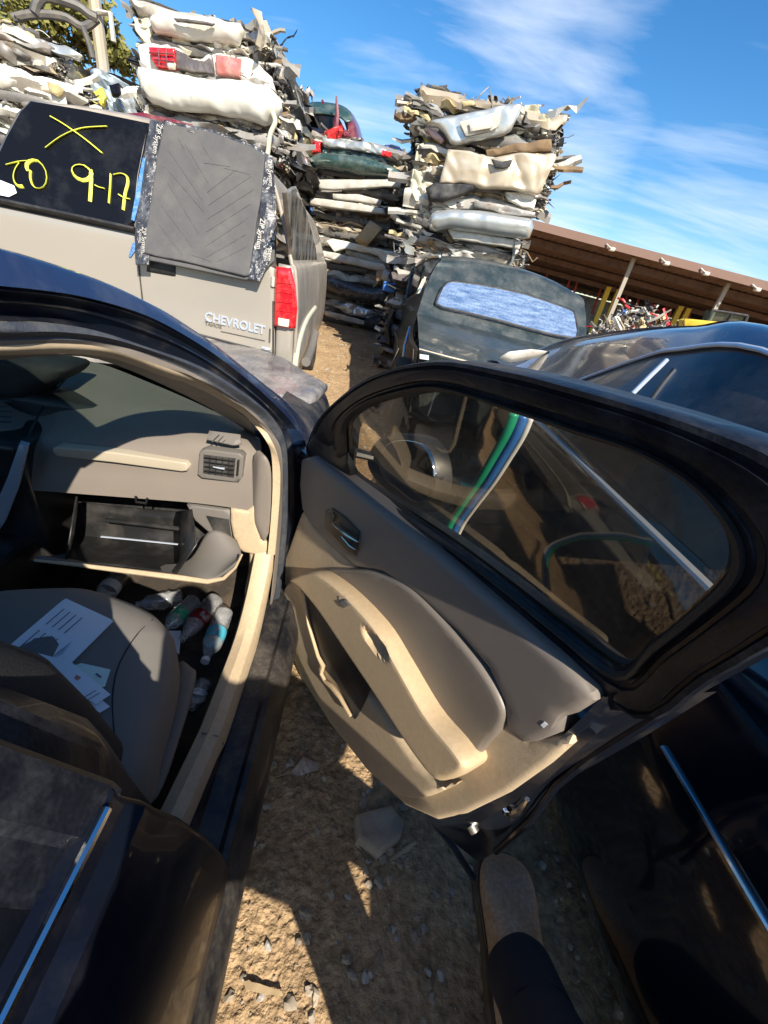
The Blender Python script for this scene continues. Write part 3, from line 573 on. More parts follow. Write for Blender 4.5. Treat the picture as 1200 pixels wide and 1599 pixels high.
for i in range(22):
    z = .36 + 1.03 * i / 21; x, y = bp(max(z, .95)); y += .02 + .10 * max(0, min(1, (.95 - z) / .5))
    wv = .01 * math.sin(z * 9)
    rows.append([A.w(x - .17, y + .0, z), A.w(x - .12, y + .05, z), A.w(x - .08, y + .052 + wv, z), A.w(x - .045, y + .03, z), A.w(x - .03, y - .01, z)])
b.grid(rows); b.build('middle_pillar', M['framep'], car, ang=30)

# seat
cush = pillow('seat_cushion', A.Z(0.585, (-160, 985), (-60, 945), (0, 935), (80, 929), (150, 931), (235, 962), (268, 992), (275, 1020), (268, 1070), (245, 1150), (222, 1225), (150, 1290), (0, 1300), (-160, 1200)), (0, -.04, 1), M['seatc'], car, h=.07, r=.10, thick=.10, res=.03, closed_n=70, bulge=.012)
P_, n_ = on(cush, [(238, 968), (215, 990), (195, 1020), (182, 1050), (176, 1090), (178, 1140), (186, 1190)], .0005)
b = MB(); b.tube(cat(P_, 30), .0016, 5); b.build('seam', M['seatb'], cush)
pillow('seat_side_trim', A.Z(0.45, (278, 1036), (298, 1044), (306, 1060), (285, 1140), (246, 1245), (210, 1245), (225, 1190), (262, 1090)), (.5, 0, 1), M['greypl'], car, h=.02, r=.02, thick=.18, res=.02, closed_n=40)
b = MB(); b.tube(A.Z(.49, (236, 1155), (225, 1185), (213, 1215)), .012, 8, flat=.5); b.build('seat_lever', M['taupe'], car)
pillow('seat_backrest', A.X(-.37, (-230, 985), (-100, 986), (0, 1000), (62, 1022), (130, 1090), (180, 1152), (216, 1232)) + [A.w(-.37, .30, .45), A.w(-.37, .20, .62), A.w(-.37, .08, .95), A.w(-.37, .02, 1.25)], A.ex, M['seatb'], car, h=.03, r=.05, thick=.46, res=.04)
b = MB(); b.fbox(A, -1.8, -.34, -1.2, -.45, .3, .62); b.fbox(A, -1.8, -.36, -1.35, -1.1, .5, 1.15); b.build('rear_seat', M['seatc'], car, bevel=.05, bseg=3)
b = MB(); b.fbox(A, -1.25, -1.02, -.3, 1.3, .24, .52); b.fbox(A, -1.5, -.99, 1.16, 1.5, .25, .86); b.build('centre_console', M['blackpl'], car, bevel=.02, bseg=3)
pillow('console_trim', A.Y(1.14, (30, 694), (44, 698), (30, 760), (10, 812), (-6, 836), (-12, 800), (12, 745)), -A.ey + A.ex * .5, M['silverst'], car, h=.004, r=.004, thick=.03, res=.02)
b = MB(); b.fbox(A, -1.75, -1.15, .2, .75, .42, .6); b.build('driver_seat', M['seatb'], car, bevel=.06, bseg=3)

# dashboard
d0 = [A.w(-1.75, 1.62, .93), A.w(-1.45, 1.72, .955)] + [A.at(u, v, y=y) for u, v, y in ((70, 556, 1.74), (150, 566, 1.70), (240, 600, 1.62), (330, 640, 1.47), (405, 684, 1.27))]
d1 = [A.w(-1.75, 1.40, .99), A.w(-1.40, 1.42, 1.01)] + [A.at(u, v, y=y) for u, v, y in ((40, 640, 1.40), (110, 630, 1.42), (210, 632, 1.40), (320, 655, 1.33), (407, 690, 1.235))]
d2 = [A.w(-1.75, 1.22, .93), A.w(-1.35, 1.22, .94)] + [A.at(u, v, y=y) for u, v, y in ((35, 680, 1.25), (90, 688, 1.225), (200, 690, 1.215), (310, 695, 1.205), (409, 712, 1.19))]
d3 = [A.w(-1.75, 1.17, .80), A.w(-1.35, 1.17, .80)] + [A.at(u, v, y=y) for u, v, y in ((30, 735, 1.185), (85, 738, 1.18), (200, 740, 1.18), (310, 752, 1.175), (408, 762, 1.16))]
d4 = [A.w(-1.75, 1.17, .72), A.w(-1.35, 1.17, .73)] + [A.at(u, v, y=y) for u, v, y in ((30, 762, 1.17), (85, 768, 1.165), (200, 777, 1.165), (310, 786, 1.16), (390, 797, 1.15))]
d5 = [p + A.ey * .10 - Vector((0, 0, .01)) for p in d4]
dash = loft('dashboard', [d0, d1, d2, d3, d4], M['taupe'], car, 60, 26)
loft('dashboard_underside', [d4, d5], M['blackpl'], car, 30, 3)
# seam between centre and passenger side
b = MB(); b.tube([A.at(u, v, y=y) + Vector((0, 0, .003)) for u, v, y in ((134, 562, 1.68), (105, 590, 1.55), (70, 632, 1.40), (50, 670, 1.26), (38, 705, 1.20))], .0035, 6); b.build('seam', M['blackpl'], dash)
pillow('trim_strip', A.Y(1.168, (83, 700), (90, 697), (180, 706), (290, 722), (296, 728), (292, 735), (285, 736), (180, 722), (90, 712), (83, 708)), -A.ey, mat('beige_trim', (0.42, .36, .27), .4), dash, h=.004, r=.005, thick=.03, res=.02)
vb = pillow('vent_surround', A.Y(1.163, (312, 705), (322, 701), (375, 708), (381, 714), (379, 745), (373, 753), (316, 746), (309, 740)), -A.ey, M['greypl'], dash, h=.004, r=.004, thick=.03, res=.015)
pillow('x', A.Y(1.157, (318, 710), (368, 716), (365, 746), (317, 739)), -A.ey, M['jblack'], vb, h=0, r=0, thick=.02, res=.03).name = 'vent_recess'
for k in range(4):
    b = MB(); y0 = 714 + 7 * k; b.tube(A.Y(1.150, (319, y0), (343, y0 + 3), (366, y0 + 6)), .0032, 6, flat=.35); b.build('louvre', M['blackpl'], vb)
for u in (328, 338, 348, 358):
    b = MB(); b.tube(A.Y(1.153, (u, 711 + (u - 318) * .12), (u - 1, 739 + (u - 318) * .12)), .0015, 5); b.build('vane', M['blackpl'], vb)
b = MB(); b.tube(A.Y(1.146, (333, 729), (343, 731), (351, 732)), [.002, .003, .004], 6); b.build('vent_tab', M['silverst'], vb)
b = MB(); b.tube(A.Y(1.150, (373, 718), (371, 742)), .003, 6); b.build('vent_wheel', M['blackpl'], vb)
sg = pillow('defroster_grille', [A.at(u, v, y=y) + Vector((0, -.012, .012)) for u, v, y in ((330, 676, 1.21), (378, 682, 1.20), (379, 697, 1.18), (366, 699, 1.18), (326, 690, 1.19))], -A.ey + Vector((0, 0, .8)), M['greypl'], dash, h=.002, r=.003, thick=.006, res=.015)
for k in range(5):
    b = MB(); u = 336 + 8 * k; b.tube([A.at(u + 7, 679 + k, y=1.187), A.at(u - 5, 690 + k * 1.2, y=1.17)], .0022, 5); b.build('slot', M['jblack'], sg)
b = MB()
for k in range(5): b.tube(A.Y(1.24, (-20, 625 + 8 * k), (17, 627 + 8 * k)), .004, 6, flat=.4)
b.build('centre_vent', M['blackpl'], dash)
pillow('dash_end_cap', A.Y(1.145, (403, 716), (415, 712), (424, 740), (423, 815), (414, 843), (407, 838), (398, 815), (397, 787), (400, 750)), -A.ey + A.ex * .7, M['taupe'], car, h=.012, r=.014, thick=.03, res=.015, closed_n=36)
pillow('lower_end_cap', A.Y(1.15, (361, 794), (387, 797), (398, 787), (399, 815), (408, 842), (419, 846), (418, 864), (405, 866), (375, 860), (364, 835), (360, 812)), -A.ey + A.ex * .3, M['tan'], car, h=.008, r=.01, thick=.05, res=.015)
pillow('instrument_hood', A.Y(1.40, (-80, 560), (0, 556), (60, 564), (104, 574), (96, 590), (64, 606), (30, 622), (-80, 616)), -A.ey, M['seatb'], car, h=.03, r=.03, thick=.12, res=.03, closed_n=50)
# glovebox
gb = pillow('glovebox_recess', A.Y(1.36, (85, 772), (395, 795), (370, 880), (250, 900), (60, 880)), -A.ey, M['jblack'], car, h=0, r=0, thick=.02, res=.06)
b = MB(); b.grid([[A.at(118, 775, y=1.15), A.at(122, 790, y=1.3)], [A.at(100, 885, y=1.0), A.at(110, 880, y=1.2)]]); b.build('glovebox_side', M['blackpl'], gb, solid=.005); b = MB()
b.grid([[A.at(298, 795, y=1.14), A.at(270, 800, y=1.28)], [A.at(306, 850, y=1.04), A.at(272, 885, y=1.10)], [A.at(272, 898, y=.99), A.at(268, 892, y=1.02)]])
b.build('glovebox_side', M['blackpl'], gb, solid=.005)
loft('glovebox_bin', [A.Y(1.26, (118, 782), (200, 792), (296, 800)), A.Y(1.22, (114, 835), (200, 845), (284, 852)), A.Y(1.10, (105, 862), (190, 872), (276, 885)), A.Y(1.02, (100, 880), (190, 886), (272, 897))], M['blackpl'], gb, 16, 10, solid=.005)
b = MB(); b.tube(A.Y(1.12, (158, 838), (200, 842), (278, 850)), .004, 6, flat=.6); b.build('bin_ledge', M['silverst'], gb)
b = MB(); b.tube(A.Y(1.18, (165, 812), (220, 818), (282, 826)), .008, 8); b.build('bin_ridge', M['blackpl'], gb)
b = MB(); b.tube(A.Y(1.142, (212, 775), (213, 784), (228, 786), (230, 778)), .004, 6); b.build('latch', M['blackpl'], gb)
lid = loft('glovebox_lid', [A.Y(1.10, (100, 868), (200, 880), (290, 880), (330, 830), (368, 846)), A.Y(1.04, (80, 872), (190, 888), (290, 892), (345, 872), (378, 868)), A.Y(.98, (56, 872), (180, 892), (290, 905), (335, 906), (372, 880))], M['greypl'], gb, 30, 12, solid=.008)
b = MB(); b.tube(A.Y(.976, (54, 875), (120, 882), (200, 892), (280, 902), (325, 908), (350, 903), (368, 886), (378, 866)), [.004, .006, .008, .009, .008, .006, .004, .003], 8); b.build('lid_edge', M['tan'], gb)
pillow('fuse_cover', A.Y(1.17, (292, 788), (360, 797), (364, 850), (335, 838), (305, 812)), -A.ey, M['greypl'], car, h=.004, r=.006, thick=.02, res=.02)
pillow('side_cubby', A.Y(1.162, (322, 806), (357, 812), (362, 848), (338, 838)), -A.ey, M['jblack'], car, h=0, r=0, thick=.01, res=.03)
pillow('tan_clip', A.Y(1.10, (334, 842), (353, 845), (352, 853), (333, 850)), -A.ey, M['tan'], car, h=.003, r=.003, thick=.01, res=.02)

# papers on the seat
def sheet(name, px, z, m_, label, catg='paper', lines=(), hfn=None):
    o = pillow(name, [p + Vector((0, 0, .006 * math.sin(i * 2.1))) for i, p in enumerate(A.Z(z, *px))], (0, -.04, 1), m_, None, h=0, r=0, thick=.0008, res=.03)
    tag(o, label, catg)
    for (a, c_, w_, mm) in lines:
        q0, q1 = A.Z(z + .003, a, c_); b = MB(); s_ = (q1 - q0).cross(Vector((0, 0, 1))).normalized() * w_
        b.add([q0 - s_, q1 - s_, q1 + s_, q0 + s_], [(0, 1, 2, 3)]); l_ = b.build('printed_line', mm, o); 
    return o
ln = []
for k in range(2):
    for j in range(4):
        bx, by = 100 + 9.5 * j - k * 38, 951 + 4.5 * j + k * 33
        ln.append(((bx, by), (bx - 28, by + 24), .0014, M['ink']))
for j in range(5): ln.append(((112 + j * 1 - j * 4, 1002 + j * 4.5), (90 - j * 4, 1019 + j * 3), .0005, M['ink']))
sheet('letter', [(97, 938), (104, 937), (172, 964), (177, 970), (113, 1037), (60, 1020), (15, 1008)], .668, M['paper'], 'large white printed letter lying on the grey passenger seat cushion', lines=ln)
sheet('leaflet', [(95, 1046), (128, 1038), (172, 1043), (164, 1072), (120, 1085)], .672, M['papg'], 'pale green tinted leaflet fanned out beneath the other slips on the seat', lines=[((150, 1052), (158, 1058), .002, M['ink'])])
sheet('leaflet', [(60, 1020), (112, 1036), (172, 1082), (150, 1100), (95, 1070)], .676, M['paper'], 'white slip with a small red print on top of the seat papers', lines=[((112, 1054), (124, 1060), .004, M['inkred']), ((130, 1090), (150, 1078), .001, M['ink']), ((136, 1094), (156, 1082), .001, M['ink'])])
sheet('leaflet', [(70, 1050), (120, 1062), (171, 1101), (156, 1113), (110, 1085)], .670, M['paper'], 'lowest white slip next to the dark seat backrest')

# bottles on the floor
def bottle(p0, p1, r, label, lab=None, liq=None, crush=0.0, cap=None, seed=0):
    ax = (p1 - p0); Lh = ax.length; ax.normalize(); a = ax.cross(Vector((0, 0, 1))).normalized(); c_ = ax.cross(a)
    prof = [(0, .55), (.02, .9), (.06, 1), (.12, .93), (.18, 1), (.24, .93), (.30, 1), (.36, .95), (.42, 1), (.62, 1), (.68, .96), (.74, .85), (.82, .62), (.88, .42), (.92, .36), (.925, .42), (.935, .42), (.94, .36), (1, .36)]
    def ring(t, q, n=16, ex=1.0):
        return [p0 + ax * (Lh * t) + (a * math.cos(6.2832 * j / n) + c_ * math.sin(6.2832 * j / n)) * r * q * ex * (1 + crush * noise.noise(Vector((j * .9, t * 7, seed)))) for j in range(n)]
    b = MB(); b.grid([ring(t, q) for t, q in prof], closed=True); b.add(ring(0, .5), [tuple(range(16))])
    o = b.build('bottle', M['bottle'], None, ang=60); tag(o, label, 'bottle')
    if lab: b = MB(); b.grid([ring(t, 1, ex=1.02) for t in (.42, .45, .5, .55, .60, .63)], closed=True); b.build('label', lab, o)
    if liq: b = MB(); b.grid([ring(t, q, ex=.9) for t, q in prof[1:9]], closed=True); b.build('residue', liq, o)
    if cap: b = MB(); b.grid([ring(t, .42) for t in (.94, 1.0)] + [ring(1.0, .05)], closed=True); b.build('cap', cap, o)
    return o
def fl(u, v, z=.285): return A.at(u, v, z=z)
bottle(fl(352, 955, .31), fl(320, 1034, .31), .033, 'clear water bottle with light blue label nearest the door sill', M['lblue'], cap=M['whitep'], crush=.1, seed=1)
bottle(fl(338, 935, .30), fl(283, 1000, .30), .034, 'soda bottle with maroon label between two clear bottles', M['cola'], crush=.1, seed=2, liq=M['liquid'])
bottle(fl(305, 938, .30), fl(255, 985, .30), .032, 'clear bottle with thin teal label left of the soda bottle', M['lgreen'], crush=.15, seed=3)
bottle(fl(285, 932, .29), fl(212, 945, .29), .03, 'crushed clear bottle lying sideways deep in the footwell', None, crush=.5, seed=4)
bottle(fl(190, 895, .29), fl(152, 943, .29), .036, 'clear bottle with white label alone under the glovebox', M['whitep'], crush=.05, seed=5, cap=M['whitep'])
bottle(fl(318, 1065, .27), fl(300, 1108, .27), .025, 'small clear bottle in shade between seat and sill', M['whitep'], crush=.3, seed=6)
o = pillow('paper_scrap', A.Z(.27, (262, 985), (283, 985), (280, 1022), (262, 1005)), (0, 0, 1), M['paper'], None, h=0, r=0, thick=.001, res=.02); tag(o, 'small white paper scrap on the footwell floor under the bottles', 'paper')

# ---------------------------------------------------------------- the open front door
D = Fr(-.305, 1.30, math.degrees(math.atan2(-.767, .64)))
door = MB(); 
sh = [D.w(x, .02, z) for x, z in ((-.01, .94), (-.02, .6), (0.0, .33), (.04, .28), (.3, .26), (.85, .27), (.97, .33), (1.06, .50), (1.11, .75), (1.13, .95), (.8, .95), (.4, .95))]
door = pillow('front_door', sh, D.ey, M['black'], car, h=.06, r=.15, thick=.06, res=.05)
tiltn = (D.ey + Vector((0, 0, .42))).normalized(); tp0 = D.w(0, 0, .95)
def TP(*p): return plane(tp0, tiltn, *p)
Ipx = [(545, 742), (543, 700), (545, 662), (575, 634), (640, 614), (700, 610), (800, 640), (900, 674), (1000, 706), (1080, 752), (1130, 808), (1150, 858), (1138, 903), (1085, 955), (1020, 1008), (968, 1048), (880, 985), (780, 905), (690, 838), (610, 785)]
Opx = [(482, 712), (483, 690), (500, 655), (545, 612), (600, 580), (690, 562), (800, 576), (900, 600), (1000, 628), (1110, 662), (1235, 712), (1345, 810), (1340, 925), (1230, 998), (1120, 1060), (1000, 1122), (868, 1003), (768, 923), (678, 856), (598, 803)]
Iw = cat(TP(*Ipx), 80, True); Ow = cat(TP(*Opx), 80, True)
b = MB(); rows = []
for t, of in ((-.10, .006), (0, 0), (.10, -.008), (.2, -.012), (.23, -.009), (.30, -.009), (.33, -.014), (.55, -.017), (.70, -.016), (.73, -.009), (.79, -.009), (.82, -.014), (.93, -.012), (1.0, 0.0), (1.0, .045), (.8, .06), (.1, .05), (0, .02)):
    rows.append([i_.lerp(o_, t) + D.ey * of for i_, o_ in zip(Iw, Ow)])
b.grid(rows, closed=True); b.build('window_frame', M['framep'], door, ang=28)
b = MB(); b.grid([[i_.lerp(o_, t) + D.ey * of for i_, o_ in zip(Iw, Ow)] for t, of in ((-.02, -.004), (.03, -.016), (.10, -.018), (.13, -.010))], closed=True); b.build('window_seal', M['rubber'], door)
pillow('window_glass', [p + D.ey * .004 for p in Iw[::2]], -tiltn, M['glass'], door, h=0, r=0, thick=.004, res=.12)
# shut face
e0 = D.Y(-.06, (985, 1075), (937, 1094), (900, 1130), (840, 1185), (775, 1240), (715, 1272), (660, 1272))
e05 = D.Y(-.03, (1000, 1090), (960, 1112), (915, 1150), (850, 1206), (790, 1256), (735, 1284), (672, 1284))
e1 = D.Y(.03, (1060, 1085), (985, 1128), (920, 1172), (856, 1218), (808, 1275), (765, 1300), (690, 1300))
e2 = D.Y(.085, (1120, 1080), (1010, 1148), (905, 1208), (858, 1240), (815, 1290), (775, 1330), (745, 1345))
loft('shut_face', [e0, e05, e1, e2], M['black'], door, 30, 14)
b = MB(); b.tube(D.Y(.05, (1200, 1012), (1100, 1068), (1000, 1135), (920, 1185), (870, 1225), (830, 1280), (775, 1330)), .008, 8); b.build('door_edge_flange', M['black'], door)
lt = MB(); lt.tube(D.Y(-.02, (780, 1246), (790, 1268), (800, 1272), (814, 1264), (824, 1248)), [.007, .009, .009, .008, .005], 8); lt.tube(D.Y(-.015, (786, 1250), (800, 1256), (808, 1262)), .006, 8); la = lt.build('latch', M['chrome'], door)
lt = MB(); lt.box(D.at(795, 1255, y=.015), (.05, .02, .05), Matrix.Rotation(D.yaw, 3, 'Z')); lt.build('latch_plate', M['jblack'], la, bevel=.004)
lt = MB(); lt.tube(D.Y(-.01, (736, 1288), (742, 1300)), .012, 12); lt.build('bolt', M['steel'], door)
b = MB(); b.tube(D.Y(.06, (678, 1284), (710, 1325), (742, 1375)), .010, 8, flat=.6); b.build('lower_seal', M['rubber'], door)
# inner trim
lowtrim = pillow('lower_trim', D.Y(-.05, (478, 795), (495, 822), (560, 880), (640, 905), (720, 975), (790, 1060), (806, 1110), (822, 1140), (860, 1146), (896, 1146), (899, 1160), (865, 1190), (800, 1236), (735, 1268), (690, 1278), (640, 1256), (580, 1202), (522, 1130), (474, 1055), (446, 985), (440, 930), (450, 870), (470, 815)), -D.ey, M['tan'], door, h=.015, r=.014, thick=.05, res=.014)
upt = pillow('upper_trim', D.Y(-.062, (477, 716), (492, 712), (542, 748), (610, 800), (700, 870), (800, 953), (890, 1030), (934, 1076), (937, 1092), (905, 1112), (884, 1118), (880, 1142), (845, 1156), (815, 1158), (796, 1130), (793, 1090), (770, 1040), (722, 985), (660, 930), (605, 893), (560, 885), (522, 850), (494, 822), (478, 795), (474, 755)), -D.ey, M['taupe2'], door, h=.018, r=.018, thick=.04, res=.02)
pillow('door_insert', D.Y(-.074, (508, 893), (560, 888), (600, 895), (645, 918), (700, 972), (760, 1045), (790, 1098), (790, 1130), (765, 1160), (736, 1186), (700, 1130), (640, 1040), (580, 955)), -D.ey, M['insert'], door, h=.012, r=.012, thick=.02, res=.015, closed_n=70)
cupc = D.at(587, 1003, y=-.132)
cux = (D.at(606, 1024, y=-.132) - D.at(566, 982, y=-.132)).normalized()
def cup(p):
    d = p - cupc; d -= D.ey * d.dot(D.ey); a_ = d.dot(cux); c2 = (d - cux * a_).length
    q = math.sqrt((a_ / .047) ** 2 + (c2 / .021) ** 2); k = max(0, min(1, (1.25 - q) / .55)); k = k * k * (3 - 2 * k)
    return -.026 * k
arm = pillow('armrest', D.Y(-.105, (462, 906), (478, 896), (500, 891), (525, 903), (560, 932), (602, 978), (634, 1030), (680, 1108), (722, 1158), (741, 1188), (736, 1204), (712, 1214), (690, 1210), (650, 1160), (600, 1085), (555, 1020), (510, 955), (480, 920)), -D.ey + Vector((0, 0, .25)), M['tan2'], door, h=.032, r=.014, thick=.06, res=.008, closed_n=70, hf=cup)
pk = pillow('map_pocket', D.Y(-.062, (452, 915), (470, 905), (485, 930), (540, 1015), (600, 1100), (660, 1180), (695, 1215), (728, 1215), (700, 1232), (668, 1242), (630, 1238), (580, 1190), (535, 1130), (497, 1070), (466, 1005), (453, 955)), -D.ey, M['tan'], door, h=.026, r=.018, thick=.02, res=.015, closed_n=60)
pillow('pocket_shade', D.Y(-.0905, (470, 918), (482, 925), (520, 985), (572, 1065), (574, 1085), (556, 1122), (548, 1112), (528, 1070), (505, 1040), (490, 990)), -D.ey, M['jblack'], pk, h=0, r=0, thick=.004, res=.03, closed_n=40)  # black sheet stands in for the shade inside the pocket
b = MB(); b.tube(D.Y(-.100, (474, 925), (482, 975), (497, 1025), (505, 1040), (502, 1052), (508, 1064), (520, 1074), (532, 1090), (548, 1118)), [.004, .005, .006, .008, .006, .006, .009, .007, .005], 8); b.build('pocket_lip', M['tan2'], pk)
P_, n_ = on(arm, [(527, 931), (538, 930), (551, 945), (538, 950)], .0005)
sbs = pillow('switch_base', P_, n_, M['tan'], door, h=.002, r=.003, thick=.004, res=.01)
P_, n_ = on(arm, [(530, 939), (541, 936), (550, 945), (539, 949)], .0035)
pillow('window_switch', P_, n_, M['greypl'], door, h=.002, r=.003, thick=.004, res=.01)

hb = pillow('handle_bezel', D.Y(-.08, (510, 797), (520, 793), (540, 806), (565, 832), (562, 858), (556, 868), (546, 864), (525, 842), (508, 826)), -D.ey, M['blackpl'], door, h=.006, r=.008, thick=.02, res=.01)
b = MB(); b.tube(D.Y(-.094, (521, 818), (528, 824), (545, 836), (560, 846)), [.004, .007, .008, .004], 8, flat=.6); b.build('handle', M['chrome'], hb)
b = MB(); b.tube(D.Y(-.092, (535, 838), (548, 852), (556, 858)), [.004, .006, .003], 8, flat=.6); b.build('handle_lower_edge', M['chrome'], hb)
b = MB(); b.tube(D.Y(-.092, (515, 800), (517, 808), (515, 815)), .003, 6); b.build('lock_knob', M['greypl'], hb)
pillow('sail_trim', D.Y(-.045, (482, 694), (492, 676), (520, 650), (545, 636), (546, 742), (520, 728), (482, 716)), -D.ey, M['blackpl'], door, h=.006, r=.01, thick=.02, res=.03)
b = MB(); b.tube(D.Y(-.035, (548, 748), (620, 800), (710, 872), (810, 955), (900, 1028), (952, 1062)), .009, 8, flat=.7); b.build('belt_seal', M['rubber'], door)
P_, n_ = on(upt, [(845, 1132), (851, 1127), (856, 1131), (850, 1137)], .001)
pillow('trim_plug', P_, n_, M['whitep'], door, h=.001, r=.003, thick=.003, res=.01)
# door mirror seen through the glass
mi_ = pillow('door_mirror', D.Y(.16, (578, 720), (590, 690), (615, 676), (650, 680), (672, 700), (682, 745), (672, 785), (650, 800), (620, 778), (590, 750)), -D.ey - D.ex * .3, M['blackpl'], door, h=.02, r=.03, thick=.05, res=.03, closed_n=40)
pillow('mirror_glass', D.Y(.128, (592, 722), (602, 697), (625, 687), (655, 692), (672, 712), (678, 745), (668, 775), (650, 784), (622, 765), (600, 745)), -D.ey - D.ex * .3, M['mirr'], mi_, h=.002, r=.004, thick=.008, res=.03, closed_n=30)
b = MB(); b.tube([D.w(.12, .03, .98), D.w(.2, .14, .97)], [.03, .02], 8, flat=.6); b.build('mirror_arm', M['blackpl'], mi_)

# ---------------------------------------------------------------- neighbouring black sedan on the right
Nf = Fr(.80, 0, 6.4)
nb = thing('sedan', 'glossy black parked sedan on the right side, beyond the open door', 'car', Nf.w(.9, .5, 0))
b = MB(); rows = []
prof = [(.07, 1.06), (.035, 1.05), (.02, 1.02), (-.01, .98), (-.035, .88), (-.05, .80), (-.058, .74), (-.06, .66), (-.055, .52), (-.05, .40), (-.06, .28), (-.02, .18)]
for i in range(60):
    y = -1.6 + 4.9 * i / 59; tp = max(0, y - 2.2); 
    rows.append([Nf.w(x + .10 * tp ** 2, y, z - .05 * tp ** 1.5 * (z > .6)) for x, z in prof])
b.grid(rows); b.build('body', M['glossblack'], nb, ang=30)
b = MB(); b.grid([[Nf.w(.07 + 1.7 * j / 10, y, 1.05 - .05 * max(0, y - 2.2) ** 1.5 + .05 * math.sin(math.pi * j / 10)) for j in range(11)] for y in (2.15, 2.4, 2.7, 3.0, 3.3)]); b.build('hood', M['skyblack'], nb, solid=.02)
b = MB(); b.fbox(Nf, .05, 1.7, -1.5, 3.2, .25, .8); b.fbox(Nf, .1, 1.7, -2.3, -1.0, .3, .98); b.build('underbody', M['jblack'], nb, bevel=.05)
def NX(*p): return [Nf.at(u, v, x=x) for u, v, x in p]
R0 = NX((772, 562, .30), (800, 562, .40), (850, 545, .46), (900, 528, .48), (1000, 515, .48), (1100, 511, .48), (1200, 511, .47)); 
R0 += [Nf.w(.47, .6, 1.47), Nf.w(.47, .0, 1.44), Nf.w(.46, -.5, 1.36), Nf.w(.40, -1.0, 1.16), Nf.w(.2, -1.3, 1.02)]
R1 = NX((800, 588, .05), (845, 600, .10), (872, 607, .13), (920, 589, .19), (1000, 560, .24), (1060, 546, .255), (1200, 549, .26)); 
R1 += [Nf.w(.26, .6, 1.37), Nf.w(.25, .0, 1.34), Nf.w(.22, -.4, 1.26), Nf.w(.12, -.8, 1.10), Nf.w(.06, -1.2, 1.00)]
R0 = cat(R0, 60); R1 = cat(R1, 60)
Rm = [a.lerp(c_, .5) + Vector((0, 0, .02)) - Nf.ex * .02 for a, c_ in zip(R0, R1)]
Rm2 = [a.lerp(c_, .2) + Vector((0, 0, .016)) - Nf.ex * .01 for a, c_ in zip(R0, R1)]
Rx = [Nf.w(1.0, Nf_y, z) for Nf_y, z in [((p - Nf.o).dot(Nf.ey), p.z + .03) for p in R0]]
loft('roof', [Rx, R0, Rm2, Rm, R1], M['skyblack'], nb, 60, 24)
R2 = [Nf.w(.03, (p - Nf.o).dot(Nf.ey), 1.03) for p in R1]
loft('side_window', [[p + Nf.ex * .004 for p in R1], [a.lerp(c_, .5) - Nf.ex * .02 for a, c_ in zip(R1, R2)], R2], M['nglass'], nb, 60, 10)
b = MB(); b.tube([p - Nf.ex * .004 for p in R1[4:56]], .011, 8, flat=.7); b.build('chrome_strip', M['silverst'], nb)
b = MB(); b.tube([Nf.w(.012, y, 1.03 - .03 * max(0, y - 1.7)) for y in (-1.4, -.5, .5, 1.0, 1.5, 1.75, 1.92)], .015, 8, flat=.7); b.build('chrome_strip', M['silverst'], nb)
b = MB(); b.tube([Nf.w(-.060, y, .745) for y in (-1.4, 0, .4, .57)], .008, 8, flat=.7); b.build('side_moulding', M['chrome'], nb)
b = MB(); b.tube(NX((1042, 562, .20), (1018, 585, .155), (988, 615, .10)), .008, 8); b.build('window_divider', M['silverst'], nb)
for y in (2.45, -.9):
    w_ = MB(); n = 28
    for rr_, x0, x1, mi0 in ((.315, -.01, .2, 0),):
        pr = [(0.0, .20), (-.012, .24), (-.012, .29), (0.01, .315), (.19, .315)]
        w_.grid([[Nf.w(x, y + r_ * math.cos(6.2832 * j / n), .315 + r_ * math.sin(6.2832 * j / n)) for j in range(n)] for x, r_ in pr], closed=True)
    w_.build('wheel', M['tyre'], nb)
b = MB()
cl_ = [Nf.at(u, v, x=-.34) for u, v in ((797, 644), (786, 672), (768, 705), (745, 745), (718, 785), (700, 815), (688, 850), (680, 900))]  # streak reflected in the door glass, modelled as a solid strip behind it
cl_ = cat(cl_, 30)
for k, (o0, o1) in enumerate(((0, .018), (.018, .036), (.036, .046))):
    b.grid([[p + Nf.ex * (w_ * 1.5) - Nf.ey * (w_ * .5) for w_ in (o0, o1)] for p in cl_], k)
tag(b.build('reflected_streak', [M['lgreen'], M['lstripe'], M['whitep']], ang=180, solid=.003), 'curved green, blue and white reflection in the open door window, modelled as a strip', 'modelled reflection')
pillow('windshield_cowl', [Nf.at(u, v, y=2.9) for u, v in ((783, 556), (795, 549), (830, 545), (862, 549), (835, 556), (800, 562))], -Nf.ey + Vector((0, 0, 1)), M['lgrey'], nb, h=.01, r=.02, thick=.03, res=.03)

# ---------------------------------------------------------------- pewter SUV seen from behind
S = Fr(-.85, 2.75, 10)
suv = thing('suv', 'pewter SUV with yellow window writing and a rubber mat taped over its right rear window', 'SUV', S.w(-.8, 2, 0))
def tb(z): return 0.0 if z < 1.40 else .42 * (z - 1.40)
